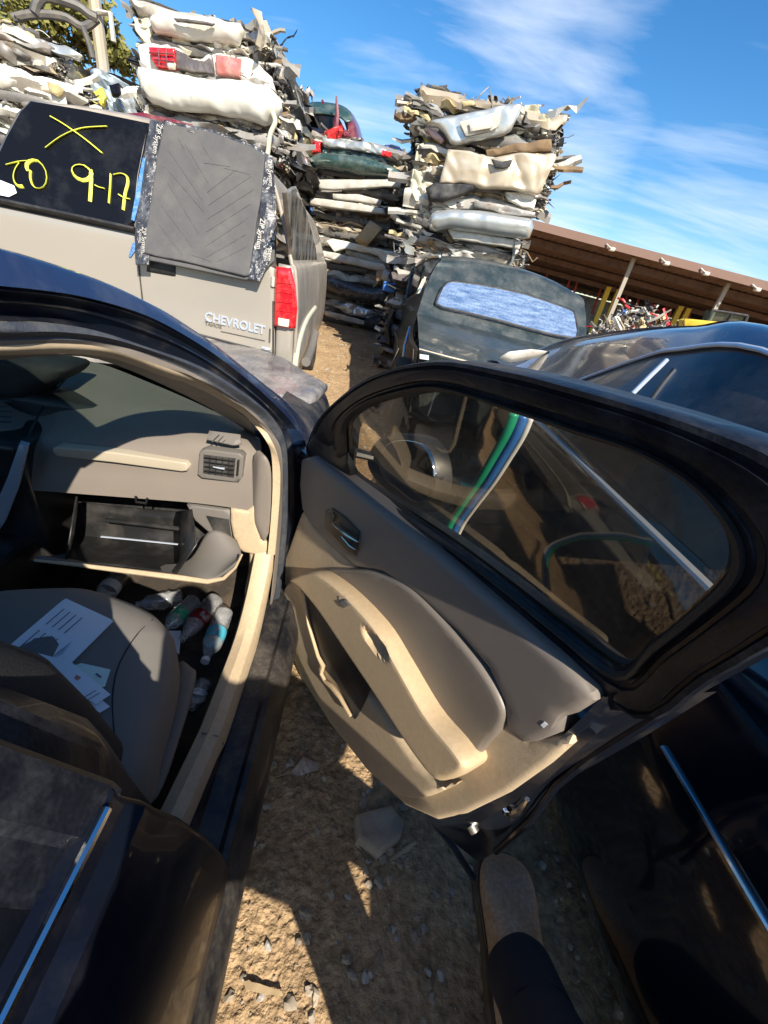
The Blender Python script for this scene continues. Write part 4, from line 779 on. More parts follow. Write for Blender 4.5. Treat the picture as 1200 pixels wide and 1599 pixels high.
# local offset y(z): the upper half leans forward
suvn = (S.ey * -1 + Vector((0, 0, .42))).normalized(); sp0 = S.w(0, 0, 1.40)
def SU(*p): return plane(sp0, suvn, *p)
low = [S.w(x, 0, z) for x, z in ((-1.52, .62), (-1.62, .8), (-1.62, 1.2), (-1.58, 1.44), (-.03, 1.42), (.0, 1.2), (.01, .9), (-.01, .62))]
body = pillow('tailgate', [S.w(x, 0, z) for x, z in ((-1.55, .84), (-1.58, 1.10), (-1.56, 1.42), (-.10, 1.415), (-.07, 1.40), (-.055, .92), (-.06, .84))], -S.ey, M['suv'], suv, h=.012, r=.03, thick=.06, res=.05)
b = MB(); b.tube([S.w(-.83, -.016, z) for z in (.85, 1.1, 1.42)], .004, 6); b.build('door_gap', M['jblack'], body)
# upper half, roof and sides of the cabin
top = SU((-30, 312), (-18, 262), (4, 225), (28, 178), (48, 158), (150, 176), (240, 196), (320, 213), (405, 243), (422, 262), (430, 330), (430, 418), (215, 366), (0, 318))
pillow('rear_body', top, suvn, M['dgrey'], suv, h=.03, r=.05, thick=.05, res=.05)
win = pillow('rear_window', [p + suvn * .034 for p in SU((-14, 308), (-2, 265), (18, 222), (40, 182), (56, 166), (140, 180), (238, 200), (222, 280), (213, 360), (120, 342), (0, 314))], suvn, M['dglass'], suv, h=.006, r=.01, thick=.01, res=.06)
wp = lambda *p: [q + suvn * .046 for q in SU(*p)]
strokes = [((88, 192), (110, 205), (140, 226), (167, 248)), ((80, 240), (105, 222), (135, 210), (174, 207)),
 ((20, 266), (40, 261), (56, 260)), ((40, 263), (34, 272), (31, 283), (33, 293), (39, 299), (46, 299)), ((58, 275), (57, 285), (60, 296), (66, 302), (76, 301), (82, 290), (80, 274), (70, 261), (58, 260), (51, 267), (54, 276)),
 ((150, 276), (140, 267), (127, 266), (120, 273), (126, 285), (140, 290), (150, 283), (149, 274), (150, 290), (148, 322)), ((156, 297), (162, 300), (170, 302)),
 ((180, 280), (179, 300), (177, 325)), ((184, 281), (196, 279), (205, 284), (206, 295), (202, 310), (199, 335)), ((192, 311), (200, 316), (209, 318))]
for k, s_ in enumerate(strokes):
    b = MB(); b.tube(cat(wp(*s_), 18), .0085, 6, flat=.35); b.build('yellow_writing', M['yellow'], win)
pillow('sticker', wp((-10, 288), (12, 290), (32, 298), (36, 309), (24, 315), (-10, 308)), suvn, M['whitep'], win, h=0, r=0, thick=.002, res=.04)
# bottom frame of the window
b = MB(); b.tube(wp((-20, 313), (0, 318), (110, 341), (216, 364)), .012, 6); b.build('window_gasket', M['rubber'], win)
mp_ = lambda o_, *p: [q + suvn * o_ for q in SU(*p)]
mt = pillow('rubber_mat', mp_(.05, (262, 203), (340, 218), (398, 240), (417, 252), (412, 300), (404, 350), (392, 435), (385, 437), (320, 420), (236, 402), (228, 400), (240, 330), (252, 250)), suvn, M['mat_'], suv, h=.006, r=.01, thick=.012, res=.02, crum=.006, cs=5)
def grv(a_, c_):
    b = MB(); P_, n_ = on(mt, [(a_[0] + (c_[0] - a_[0]) * k / 7, a_[1] + (c_[1] - a_[1]) * k / 7) for k in range(8)], .0004); b.tube(P_, .0022, 5); b.build('tread_line', M['mat_'], mt)
for a_, c_ in (((264, 235), (316, 312)), ((262, 285), (310, 365)), ((258, 260), (318, 330)), ((290, 226), (325, 285)), ((252, 320), (300, 385)), ((248, 350), (285, 398)), ((315, 225), (330, 248)), ((278, 215), (288, 232)),
             ((326, 320), (392, 275)), ((324, 342), (396, 296)), ((322, 362), (392, 318)), ((320, 385), (388, 340)), ((324, 300), (370, 264)), ((322, 402), (384, 366)), ((318, 254), (360, 260)), ((340, 408), (385, 385)), ((350, 262), (390, 272)), ((300, 398), (330, 408))): grv(a_, c_)
pillow('door_trim', mp_(.031, (244, 197), (262, 200), (420, 246), (428, 262), (432, 330), (430, 410), (400, 440), (385, 440), (228, 408), (218, 362), (228, 280)), suvn, M['mat_'], suv, h=.004, r=.006, thick=.01, res=.05)
def tape(px, o_=.056, seed=1, nm='flashing_tape'):
    return pillow(nm, mp_(o_, *px), suvn, M['tape'], suv, h=.002, r=.004, thick=.008, res=.014, crum=.007, cs=16, seed=seed)
t1 = tape([(240, 195), (262, 200), (256, 250), (244, 300), (238, 350), (238, 400), (238, 418), (217, 417), (216, 370), (224, 300), (232, 240)], .045)
t2 = tape([(418, 250), (428, 254), (434, 330), (430, 380), (420, 420), (408, 444), (390, 440), (404, 370), (412, 300)], seed=3)
t3 = tape([(262, 198), (340, 213), (405, 238), (420, 250), (412, 254), (340, 226), (262, 208)], seed=5, o_=.05)
blu = pillow('blue_tape', mp_(.048, (229, 255), (233, 256), (224, 320), (216, 352), (211, 350), (220, 300)), suvn, M['bluetape'], suv, h=.001, r=.002, thick=.006, res=.02)
pillow('blue_tape', [S.at(u, v, y=-.02) for u, v in ((207, 380), (212, 376), (212, 390), (204, 402), (201, 400))], -S.ey, M['bluetape'], suv, h=.001, r=.002, thick=.004, res=.02)
def text_mesh(s_, size, name, m_, parent, p0, ex, ez, depth=.003, bold=0.0, sx=1.0):
    cu = bpy.data.curves.new(name, 'FONT'); cu.body = s_; cu.size = size; cu.extrude = depth; cu.offset = bold
    o = bpy.data.objects.new(name, cu); C.objects.link(o); bpy.context.view_layer.update()
    me = bpy.data.meshes.new_from_object(o.evaluated_get(bpy.context.evaluated_depsgraph_get())); bpy.data.objects.remove(o)
    ex = ex.normalized(); nrm = ex.cross(ez).normalized(); ez = nrm.cross(ex).normalized()
    b = MB(); b.add([p0 + ex * v.co.x * sx + ez * v.co.y + nrm * v.co.z for v in me.vertices], [tuple(p.vertices) for p in me.polygons])
    return b.build(name, m_, parent, smooth=False)
pA, pB = S.at(320, 500, y=-.015), S.at(417, 523, y=-.015)
text_mesh('CHEVROLET', .072, 'badge', M['silverst'], suv, pA, pB - pA, Vector((0, 0, 1)), .006, .0012, sx=(pB - pA).length / .415)
text_mesh('TAHOE', .03, 'model_badge', M['dgrey'], suv, S.at(320, 507, y=-.014), pB - pA, Vector((0, 0, 1)), .003, .0005)
b = MB(); b.tube(S.Y(-.016, (345, 517), (414, 532)), .004, 6, flat=.5); b.build('badge_bar', M['dgrey'], suv)
tx = (M['whitep'],)
for par, a_, c_, s_, sz, o_ in ((t2, (410, 350), (404, 392), 'ZIP System', .05, .066), (t2, (426, 368), (420, 410), 'ZIP System', .05, .066), (t2, (418, 395), (412, 440), 'FLASHING', .022, .066), (t1, (252, 205), (246, 245), 'ZIP System', .045, .056), (t1, (225, 365), (222, 408), 'FLASHING', .022, .056), (t1, (229, 362), (228, 410), 'ZIP System', .04, .056), (t2, (421, 262), (424, 310), 'ZIP System', .04, .066)):
    q0, q1 = mp_(o_, a_, c_); d_ = (q1 - q0).normalized(); text_mesh(s_, sz * .8, 'tape_print', M['lgrey'], par, q0, d_, suvn.cross(d_), .0008, sx=.9)
b = MB(); b.tube(S.Y(-.014, (300, 519), (365, 536), (424, 551)), .006, 6); b.build('door_gap', M['jblack'], body)
b = MB(); b.tube(S.Y(-.015, (427, 470), (427, 552)), .005, 6); b.build('door_gap', M['jblack'], body)
pillow('small_badge', S.Y(-.016, (409, 541), (422, 544), (422, 548), (409, 545)), -S.ey, M['silverst'], body, h=.002, r=.002, thick=.004, res=.02)
hd = pillow('door_handle', S.Y(-.01, (231, 404), (275, 411), (275, 432), (229, 424)), -S.ey, M['blackpl'], suv, h=.012, r=.012, thick=.02, res=.015)
pillow('handle_recess', S.Y(-.024, (242, 409), (270, 414), (269, 421), (243, 417)), -S.ey, M['jblack'], hd, h=0, r=0, thick=.003, res=.03)
b = MB(); b.tube(S.Y(-.015, (427, 432), (426, 447)), .012, 6); b.build('hinge', M['lgrey'], suv)
b = MB(); b.tube(S.Y(-.012, (422, 513), (421, 535)), .006, 6); b.build('hinge', M['dgrey'], suv)
lowp = pillow('rear_quarter', [S.w(x, .0, z) for x, z in ((-.05, .62), (-.05, .95), (-.05, 1.41), (.04, 1.41), (.055, 1.2), (.06, .62))], -S.ey, M['suv'], suv, h=.012, r=.03, thick=.05, res=.04)
tl = pillow('taillight', S.Y(-.02, (431, 416), (455, 418), (462, 445), (465, 480), (462, 512), (456, 514), (428, 509), (429, 460)), -S.ey + S.ex * .3, M['redlens'], suv, h=.03, r=.03, thick=.04, res=.015)
pillow('reversing_lens', [p for p in S.Y(-.052, (435, 496), (452, 499), (451, 511), (434, 508))], -S.ey + S.ex * .3, M['clearlens'], tl, h=.003, r=.004, thick=.006, res=.012)
for v_ in (440, 455, 470, 484): 
    b = MB(); b.tube(S.Y(-.053, (432, v_), (458, v_ + 4)), .0016, 5); b.build('lens_rib', M['redlens'], tl)
b = MB(); b.fbox(S, -1.65, .03, -.16, .02, .58, .78); b.build('bumper', M['suvd'], suv, bevel=.03, bseg=3)
b = MB(); b.fbox(S, -1.62, .02, -.012, .03, .785, .835); b.build('bumper_gap', M['jblack'], suv)
# right side
side = []
for x, z in ((-.33, 1.90), (-.20, 1.87), (-.135, 1.80), (-.05, 1.6), (.01, 1.42), (.035, 1.38), (.055, 1.2), (.06, 1.0), (.055, .8), (.03, .62)):
    side.append([S.w(x, y + tb(z) * (1 - min(1, y / 1.2)), z - (.02 * (y > 3) if z > 1.5 else 0)) for y in (0.02, .1, .3, .6, 1.0, 1.5, 2.2, 3.0, 3.8)])
rside = loft('right_side', side, M['suvd'], suv, 40, 30, solid=.02)
pillow('side_glass', S.X(.02, (447, 300), (462, 290), (480, 335), (492, 380), (497, 418), (465, 412), (458, 412), (452, 350)), S.ex + Vector((0, 0, .3)), mat('dusty_quarter_glass', (.10, .09, .08), .2, 0, .8, var=(.42, .36, .28), vs=7, vamt=.9, thr=(.4, .65), streak=(1, 1, .4)), suv, h=.005, r=.01, thick=.02, res=.05)
b = MB()
for k, s_ in enumerate([((468, 436), (472, 455), (469, 478), (473, 495)), ((476, 433), (473, 460), (477, 490)), ((483, 442), (480, 470), (481, 495)), ((466, 462), (474, 442), (486, 450)), ((468, 485), (476, 470), (484, 462))]):
    P_, n_ = on(rside, s_, .004)
    if len(P_) > 1: b.tube(cat(P_, 12), .011, 5, flat=.3)
b.build('yellow_scrawl', M['yellowf'], suv)
b = MB(); b.tube(cat(S.X(.08, (492, 480), (478, 500), (467, 530), (462, 560), (458, 590)), 14), .02, 8); b.build('wheel_arch_trim', M['cream'], suv)
b = MB(); b.tube(cat(S.X(.12, (492, 520), (486, 545), (478, 565)), 8), .035, 10); b.build('running_board', M['greypl'], suv)
b = MB(); b.grid([[S.w(-.25 - 1.15 * j / 10, y, 1.90 + .04 * math.sin(math.pi * j / 10) - (0.03 if i == 0 else 0)) for j in range(11)] for i, y in enumerate((.2, .3, 1, 2, 3.4))]); b.build('roof', M['suvd'], suv, solid=.03)
b = MB(); b.fbox(S, -1.6, -.02, .1, 4.4, .45, 1.35); b.build('inner_body', M['jblack'], suv)
for y, x in ((.95, -.16), (3.4, -.16), (.95, -1.62), (3.4, -1.62)):
    w_ = MB(); n = 28
    pr = [(.16, .20), (.175, .26), (.175, .34), (.15, .37), (0, .37), (-.01, .2)]
    w_.grid([[S.w(x + xx, y + r_ * math.cos(6.2832 * j / n), .37 + r_ * math.sin(6.2832 * j / n)) for j in range(n)] for xx, r_ in pr], closed=True); w_.build('wheel', M['tyre'], suv)

# ---------------------------------------------------------------- old dark sedan
O = Fr(-.1, 4.35, 6)
old = thing('old_sedan', 'faded dark green boxy old sedan seen from behind, frosty rear window painted with reflected sky', 'car', O.w(.8, 1.5, 0))
def OY(*p): return [O.at(u, v, y=y) for u, v, y in p]
# cabin: back face (rear window panel), roof, left side
q1 = OY((690, 402, .75), (740, 404, .85), (800, 415, .9), (860, 436, .85), (905, 462, .70))
q2 = OY((678, 420, .55), (740, 424, .62), (800, 434, .65), (860, 452, .62), (914, 482, .50))
q3 = OY((664, 452, .35), (690, 455, .38), (790, 482, .42), (880, 505, .40), (916, 512, .35))
q4 = OY((652, 490, .12), (700, 502, .15), (780, 522, .18), (870, 545, .18), (916, 556, .12))
rf0 = [p + O.ey * 1.0 + Vector((0, 0, .02)) for p in q1]; rf1 = [p + O.ey * 2.0 - Vector((0, 0, .10)) for p in q1]
orf = loft('roof', [rf1, rf0, q1, q2, q3, q4], M['oldpaint'], old, 30, 30)
nO = (q1[2] - q4[2]).cross(q1[4] - q1[0]).normalized(); nO = -nO if nO.dot(O.ey) > 0 else nO
pc = q3[2] + nO * .035
WPX = [(679, 477), (683, 466), (690, 451), (697, 444), (706, 442), (740, 446), (780, 453), (820, 462), (860, 475), (886, 484), (895, 489), (898, 500), (901, 520), (900, 529), (893, 531), (860, 525), (820, 515), (780, 504), (730, 492), (690, 483)]
P_, n_ = on(orf, WPX, .03)
rw = pillow('rear_window', P_, n_, M['rglass'], old, h=.003, r=.006, thick=.04, res=.04)
b = MB(); P2, _ = on(orf, WPX + WPX[:1], .032); b.tube(P2, .012, 6, flat=.6); b.build('window_gasket', M['jblack'], rw)
for q_ in (-1, 1): pass
# trunk
tk = [q4, OY((652, 492, .05), (700, 505, .05), (780, 526, .05), (870, 550, .05), (925, 560, .03)), OY((655, 540, -.65), (700, 552, -.68), (780, 572, -.7), (880, 598, -.68), (960, 612, -.65)), OY((655, 560, -.72), (700, 572, -.75), (780, 592, -.78), (880, 616, -.75), (960, 630, -.72)), OY((655, 640, -.70), (700, 650, -.74), (780, 670, -.76), (880, 690, -.74), (960, 700, -.7))]
loft('trunk_lid', tk, M['oldpaint'], old, 30, 24)
b = MB(); b.tube(OY((655, 545, -.70), (700, 557, -.74), (780, 577, -.76), (850, 594, -.75)), .008, 6); b.build('trunk_trim', M['beige'], old)
pillow('white_tag', OY((656, 553, -.76), (670, 555, -.77), (670, 562, -.77), (656, 560, -.76)), -O.ey, M['whitep'], old, h=0, r=0, thick=.01, res=.03)
lb = [p for p in (q1[0], q2[0], q3[0], q4[0])]
s1 = [q1[0], OY((668, 404, 1.2))[0], OY((650, 418, 1.9))[0], OY((638, 440, 2.4))[0], OY((628, 468, 2.9))[0]]
s2 = [q3[0], OY((655, 462, .9))[0], OY((640, 470, 1.6))[0], OY((630, 478, 2.3))[0], OY((618, 485, 3.1))[0]]
loft('left_side_upper', [s1, [a.lerp(c_, .5) - O.ex * .03 for a, c_ in zip(s1, s2)], s2], M['oldpaint'], old, 20, 8)
loft('side_window', [[a.lerp(c_, .15) - O.ex * .035 for a, c_ in zip(s1[1:], s2[1:])], [a.lerp(c_, .85) - O.ex * .04 for a, c_ in zip(s1[1:], s2[1:])]], M['dglass'], old, 14, 4)
b = MB(); b.tube([p - O.ex * .02 + Vector((0, 0, .01)) for p in s1], .014, 6); b.build('drip_rail', M['chrome'], old)
b = MB(); b.tube([p - O.ex * .05 for p in s2], .012, 6); b.build('belt_moulding', M['chrome'], old)
b = MB(); a0, c0_ = s1[2], s2[2]; b.tube([a0 - O.ex * .045, c0_ - O.ex * .05], .02, 6); b.build('window_pillar', M['oldpaint'], old)
pillow('window_sticker', [q - O.ex * .05 for q in OY((669, 433, .55), (673, 434, .55), (663, 458, .5), (657, 460, .5))], -O.ex, M['cream'], old, h=0, r=0, thick=.01, res=.03)
s3 = OY((652, 492, .1), (640, 500, .9), (628, 505, 1.8), (615, 510, 2.8), (606, 520, 3.4))
s4 = OY((655, 565, -.7), (640, 565, .3), (626, 560, 1.2), (612, 555, 2.4), (604, 545, 3.2))
s5 = [Vector((p.x, p.y, .28)) for p in s4]
loft('left_side', [s2, s3, [a.lerp(c_, .5) - O.ex * .05 for a, c_ in zip(s3, s4)], s4, s5], M['oldpaint'], old, 26, 18)
b = MB(); b.fbox(O, .05, 1.75, -.6, 3.6, .35, .95); b.build('inner_body', M['jblack'], old)
b = MB(); q = OY((609, 448, 2.3))[0]; b.box(q, (.20, .06, .12), Matrix.Rotation(.3, 3, 'Z')); b.build('side_mirror', M['lstripe'], old, bevel=.02, bseg=3)
q = OY((598, 552, 2.6))[0]
for yy, xx in ((2.75, -.02), (-.1, -.02), (2.75, 1.6), (-.1, 1.6)):
    w_ = MB(); n = 24; w_.grid([[O.w(xx + x_, yy + r_ * math.cos(6.2832 * j / n), .34 + gz(0, 6) + r_ * math.sin(6.2832 * j / n)) for j in range(n)] for x_, r_ in ((-.06, .18), (-.08, .22), (-.08, .31), (-.05, .34), (.16, .34))], closed=True); w_.build('wheel', M['tyre'], old)
b = MB(); b.tube(OY((618, 520, 1.0), (623, 545, .3), (612, 570, 0.3)), .01, 6); b.tube(OY((640, 510, .4), (632, 540, .2), (628, 575, 0)), .012, 6); b.tube(OY((650, 520, 0), (648, 560, -.3), (652, 600, -.5)), .02, 6); b.build('torn_moulding', M['chrome'], old)

# ---------------------------------------------------------------- crushed cars
JM = [M[k] for k in ('jblack', 'dgrey', 'grey', 'lgrey', 'white', 'silver', 'beige', 'brown', 'foam', 'jred', 'jblue', 'jyel', 'smoked', 'cream')]
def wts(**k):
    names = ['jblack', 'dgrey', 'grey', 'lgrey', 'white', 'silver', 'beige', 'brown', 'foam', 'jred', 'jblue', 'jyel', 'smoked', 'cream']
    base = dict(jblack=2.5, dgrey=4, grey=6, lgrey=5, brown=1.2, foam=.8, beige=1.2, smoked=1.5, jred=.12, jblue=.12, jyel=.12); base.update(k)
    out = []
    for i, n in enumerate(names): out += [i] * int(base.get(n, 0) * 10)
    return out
def shard(mb, c, ux, uy, rn, size, mi):
    """one bent, creased strip of sheet metal, or a rod, a hose or a folded plate"""
    un = ux.cross(uy).normalized(); kind = rn.random()
    if kind < .36:    # long creased strip
        L_, W_ = size * rn.uniform(.8, 3.0), size * rn.uniform(.06, .22); n = 7; ph = rn.random() * 9; am = size * rn.uniform(.05, .22); rows = []
        for i in range(n + 1):
            t = i / n - .5; o_ = un * (am * noise.noise(Vector((ph, t * 4, 0))) * 2) + uy * (am * noise.noise(Vector((ph, t * 3, 7))) * 1.5); tw = rn.uniform(-.25, .25)
            a_ = (uy * math.cos(tw * 3) + un * math.sin(tw * 3)) * W_
            rows.append([c + ux * L_ * t + o_ - a_, c + ux * L_ * t + o_ + un * W_ * .5, c + ux * L_ * t + o_ + a_])
        mb.grid(rows, mi)
    elif kind < .76:  # folded plate
        L_, W_ = size * rn.uniform(.3, .9), size * rn.uniform(.15, .5); n = 7; ph = rn.random() * 99
        mb.grid([[c + ux * L_ * (i / n - .5) * (1 + .25 * noise.noise(Vector((j * .9, ph, 1)))) + uy * W_ * (j / n - .5) * (1 + .5 * noise.noise(Vector((i * .8, ph, 4)))) + un * size * .42 * (noise.noise(Vector((i * .5 + ph, j * .5, ph))) - .8 * abs(noise.noise(Vector((i * .45, j * .6 + ph, 2)))) + .3 * noise.noise(Vector((i * 1.3, j * 1.2 + ph, 2)))) for j in range(n + 1)] for i in range(n + 1)], mi)
    elif kind < .97:  # hose or rod
        k = 6; ph = rn.random() * 99; r_ = size * rn.uniform(.012, .045)
        mb.tube([c + ux * size * 1.3 * (i / k - .5) + uy * size * .7 * noise.noise(Vector((ph, i * .45, 0))) + un * size * .6 * noise.noise(Vector((ph, i * .45, 5))) for i in range(k + 1)], r_, 5, True, mi)
    else:             # lump
        a_, b2, c2 = size * rn.uniform(.06, .15), size * rn.uniform(.05, .12), size * rn.uniform(.05, .1)
        vs = [c + ux * a_ * i * rn.uniform(.6, 1.1) + uy * b2 * j * rn.uniform(.6, 1.1) + un * c2 * k * rn.uniform(.6, 1.1) for k in (-1, 1) for i, j in ((-1, -1), (1, -1), (1, 1), (-1, 1))]
        mb.add(vs, [(0, 3, 2, 1), (4, 5, 6, 7), (0, 1, 5, 4), (1, 2, 6, 5), (2, 3, 7, 6), (3, 0, 4, 7)], mi)
def block(fr, x0, x1, y0, y1, z0, z1, mb, seed, amp=.07, res=.12, mis=(0, 1)):
    """the crushed body itself: a closed box with torn, layered faces"""
    def pt(x, y, z):
        q = Vector((x, y, z)); s3 = Vector((x * 3, y * 3, z * 6 + seed * 7))
        d = Vector((noise.noise(s3), noise.noise(s3 + Vector((7, 0, 0))), noise.noise(s3 + Vector((0, 7, 0))))) * amp * 1.6
        d.y += amp * 1.1 * math.sin(z * 42 + 3 * noise.noise(Vector((x * 2, seed, z)))) * (1 if abs(y - y0) < .01 else 0); d.x += amp * .9 * math.sin(z * 38 + y * 2) * (1 if min(abs(x - x0), abs(x - x1)) < .01 else 0)
        return fr.w(*(q + d))
    nx, ny, nz = max(2, int((x1 - x0) / res)), max(2, int((y1 - y0) / res / 1.6)), max(3, int((z1 - z0) / .055))
    X = [x0 + (x1 - x0) * i / nx for i in range(nx + 1)]; Y = [y0 + (y1 - y0) * i / ny for i in range(ny + 1)]; Z = [z0 + (z1 - z0) * i / nz for i in range(nz + 1)]
    rs = random.Random(seed * 13 + 5); pool = mis if len(mis) > 4 else [0, 0, 1, 1, 2, 2, 3, 12, 6]
    for k in range(len(Z) - 1):
        a_, b_, m0 = Z[k], Z[k + 1], rs.choice(pool)
        o_ = rs.uniform(-.10, .06)
        mb.grid([[pt(x, y0, z) + fr.ey * (o_ + .05 * noise.noise(Vector((x * 5, z * 9, seed)))) for x in X] for z in (a_ - .015, (a_ + b_) / 2, b_ + .015)], m0)
        mb.grid([[pt(x1, y, z) - fr.ex * o_ for y in Y] for z in (a_ - .015, b_ + .015)], m0); mb.grid([[pt(x0, y, z) + fr.ex * o_ for y in reversed(Y)] for z in (a_ - .015, b_ + .015)], m0)
    mb.grid([[pt(x, y1, z) for x in reversed(X)] for z in Z], mis[0])
    mb.grid([[pt(x, y, z1) for x in X] for y in Y], 2); mb.grid([[pt(x, y, z0) for x in reversed(X)] for y in Y], 1)
def crushed(label, fr, x0, x1, z0, z1, seed, weights, n=150, depth=3.4, group='crushed cars in the stacks', top=False, skin=(0, 1), y0=0, scale=1.0, sidew=None):
    rn = random.Random(seed); t = thing('crushed_car', label, 'crushed car', fr.w((x0 + x1) / 2, y0 + depth / 2, z0), group)
    b = MB(); block(fr, x0 + .04, x1 - .04, y0 + .08, y0 + depth, z0 + .02, z1 - .02, b, seed, mis=[w for w in weights[::7]] if len(skin) < 3 else skin); b.build('flattened_body', JM, t, ang=20)
    b = MB(); UP = Vector((0, 0, 1))
    for i in range(int(n * 2.0)):
        a_ = rn.gauss(0, .2)
        q = rn.random(); sd = False
        if q < .62:  # front face
            c = fr.w(rn.uniform(x0, x1), y0 + rn.uniform(-.02, .22), rn.uniform(z0, z1)); ux = (fr.ex * math.cos(a_) + UP * math.sin(a_)).normalized(); uy = (UP * math.cos(a_) - fr.ex * math.sin(a_) - fr.ey * rn.uniform(-.6, .9)).normalized()
        elif q < .9: # sides, mostly near the front corners
            right = rn.random() < .5; x = x1 if right else x0
            c = fr.w(x + rn.uniform(-.14, .0) * (1 if right else -1), y0 + abs(rn.gauss(0, .35)) * depth * .6, rn.uniform(z0, z1)); ux = (fr.ey * math.cos(a_) + UP * math.sin(a_) + fr.ex * rn.uniform(-.5, .5)).normalized(); uy = (UP + fr.ex * rn.uniform(-.3, .3)).normalized(); sd = True
        else:
            c = fr.w(rn.uniform(x0, x1), y0 + rn.uniform(0, depth), (z1 if top or rn.random() < .5 else z0) + rn.uniform(-.03, .04 if not top else .10)); ux = (fr.ex * math.cos(a_ * 4) + fr.ey * math.sin(a_ * 4) + UP * rn.uniform(-.2, .4 if top else .1)).normalized(); uy = (fr.ey + UP * rn.uniform(-.3, .5) - fr.ex * rn.uniform(-.5, .5)).normalized()
        ux = ux.normalized(); uy = (uy - ux * uy.dot(ux)).normalized()
        shard(b, c, ux, uy, rn, rn.choice((.07, .09, .12, .15) if sd else (.07, .1, .13, .17, .22, .3)) * scale, rn.choice(weights))
    tag(b.build('torn_metal', JM, t, ang=25), kind='stuff')
    drapes(t, fr, x0, x1, z0, z1, seed, sidew or weights, y0=y0)
    # the flattened roof skin: one wide sheet folded over the front edge, so that each car reads as a layer
    rr_ = random.Random(seed + 77); mi = rr_.choice([w for w in weights if w in (2, 3, 4, 5, 6, 13)] or [3]); b = MB(); rows = []
    for i in range(41):
        a_ = i / 40; r_ = []
        for j, (yy, zz) in enumerate(((.95, .0), (.6, .02), (.3, .01), (.1, .0), (-.03, -.02), (-.07, -.06), (-.05, -.11), (.02, -.14))):
            q = Vector((a_ * 5, j * .6, seed)); k_ = 1 - .5 * (abs(a_ - .5) > .47)
            r_.append(fr.w(x0 + .02 + (x1 - x0 - .04) * a_, y0 + yy + .05 * noise.noise(q), z1 - .01 + zz * k_ + .045 * noise.noise(q * .8 + Vector((7, 3, 1))) - .05 * max(0, 1 - 6 * abs(noise.noise(q * .5 + Vector((2, 9, 4))))) * (yy < .2)))
        rows.append(r_)
    b.grid(rows, mi); b.build('roof_skin', JM, t, ang=50, solid=.012)
    b = MB(); wl = rr_.uniform(.35, .6)      # a squashed window pillar and a door frame on each flank
    for sx in (-1, 1):
        X_ = (x1 if sx > 0 else x0) - sx * .03
        b.tube(cat([fr.w(X_, y0 + .25, z0 + .08), fr.w(X_ + sx * .03, y0 + .5, z1 - .08), fr.w(X_, y0 + 1.0, z1 - .05), fr.w(X_ + sx * .02, y0 + 1.7, z0 + .12)], 16), .028, 6, mi=mi)
    b.tube(cat([fr.w(x0 + .15, y0 + .0, z0 + .10), fr.w(x0 + .5, y0 - .04, z0 + .05), fr.w(x1 - .5, y0 - .03, z0 + .09), fr.w(x1 - .12, y0 + .02, z0 + .06)], 14), .03, 6, mi=1, flat=1.6)
    b.build('window_pillars', JM, t, ang=50)
    return t
def drapes(t, fr, x0, x1, z0, z1, seed, weights, depth=1.8, y0=0):
    rn = random.Random(seed + 900); b = MB(); H2 = z1 - z0
    for sx in (-1, 1):
        X_ = x1 if sx > 0 else x0
        for k in range(5):
            yc = y0 + rn.uniform(.0, depth); w_ = rn.uniform(.25, .7); zc = rn.uniform(z0 + .1, z1 - .05); hh = H2 * rn.uniform(.4, .9); ph = rn.random() * 50; mi = rn.choice(weights); n = 14
            rows = []
            for i in range(n + 1):
                r_ = []
                for j in range(9):
                    a_ = i / n - .5; c_ = j / 8 - .5
                    q = Vector((a_ * 3 + ph, c_ * 1.2, ph)); f = .09 * noise.noise(q) + .035 * math.sin(a_ * 22 + 4 * noise.noise(q * .7)) - .05 * abs(noise.noise(q * 2))
                    r_.append(fr.w(X_ + sx * (-.05 + f - .10 * abs(c_) - .06 * (k % 2)) - sx * .12 * max(0, (y0 + .15 - (yc + a_ * w_))), yc + a_ * w_ + .04 * noise.noise(q * 1.7), zc + c_ * hh + .05 * noise.noise(q * 1.3 + Vector((4, 4, 4)))))
                rows.append(r_)
            b.grid(rows, mi)
    for k in range(4):      # folded sheets over the front
        xc = rn.uniform(x0 + .15, x1 - .15); w_ = rn.uniform(.3, .8); zc = rn.uniform(z0 + .08, z1 - .08); hh = rn.uniform(.08, .2); ph = rn.random() * 50; mi = rn.choice(weights)
        b.grid([[fr.w(xc + (i / 14 - .5) * w_, y0 - .03 + .10 * noise.noise(Vector((i * .25 + ph, j * .5, 1))) + .05 * math.sin(j * 1.3 + i * .15) * .6, zc + (j / 6 - .5) * hh + .05 * noise.noise(Vector((i * .3 + ph, j * .4, 8)))) for j in range(7)] for i in range(15)], mi)
    tag(b.build('folded_sheet', JM, t, ang=60), kind='stuff')
def panel(name, t, fr, y, px, m_, h=.03, r=.06, thick=.05, crum=.03, cs=3.5, seed=0, out=None, res=.05, bulge=0.02):
    big = name in ('bumper',)
    def dents(p):
        q = p * 2.3 + Vector((seed * 2.7, 0, seed)); a_ = 1 - abs(noise.noise(q)) * 2.2; b_ = 1 - abs(noise.noise(q * 2.6 + Vector((3, 8, 1)))) * 2.2
        c_ = p.z * 9 + 2 * noise.noise(p * 1.5)
        return crum * (-.9 * max(0, a_) ** 4 - .5 * max(0, b_) ** 5 + .12 * math.sin(c_ * 3) * (0 if big else 1))
    return pillow(name, fr.Y(y, *px), out or (-fr.ey + Vector((0, 0, .15))), m_, t, h=h * (.8 if big else .45), r=r * (.9 if big else .4), thick=thick, crum=crum * .8, cs=cs, seed=seed, res=res * .75, bulge=bulge * (.5 if big else .2), hf=dents)

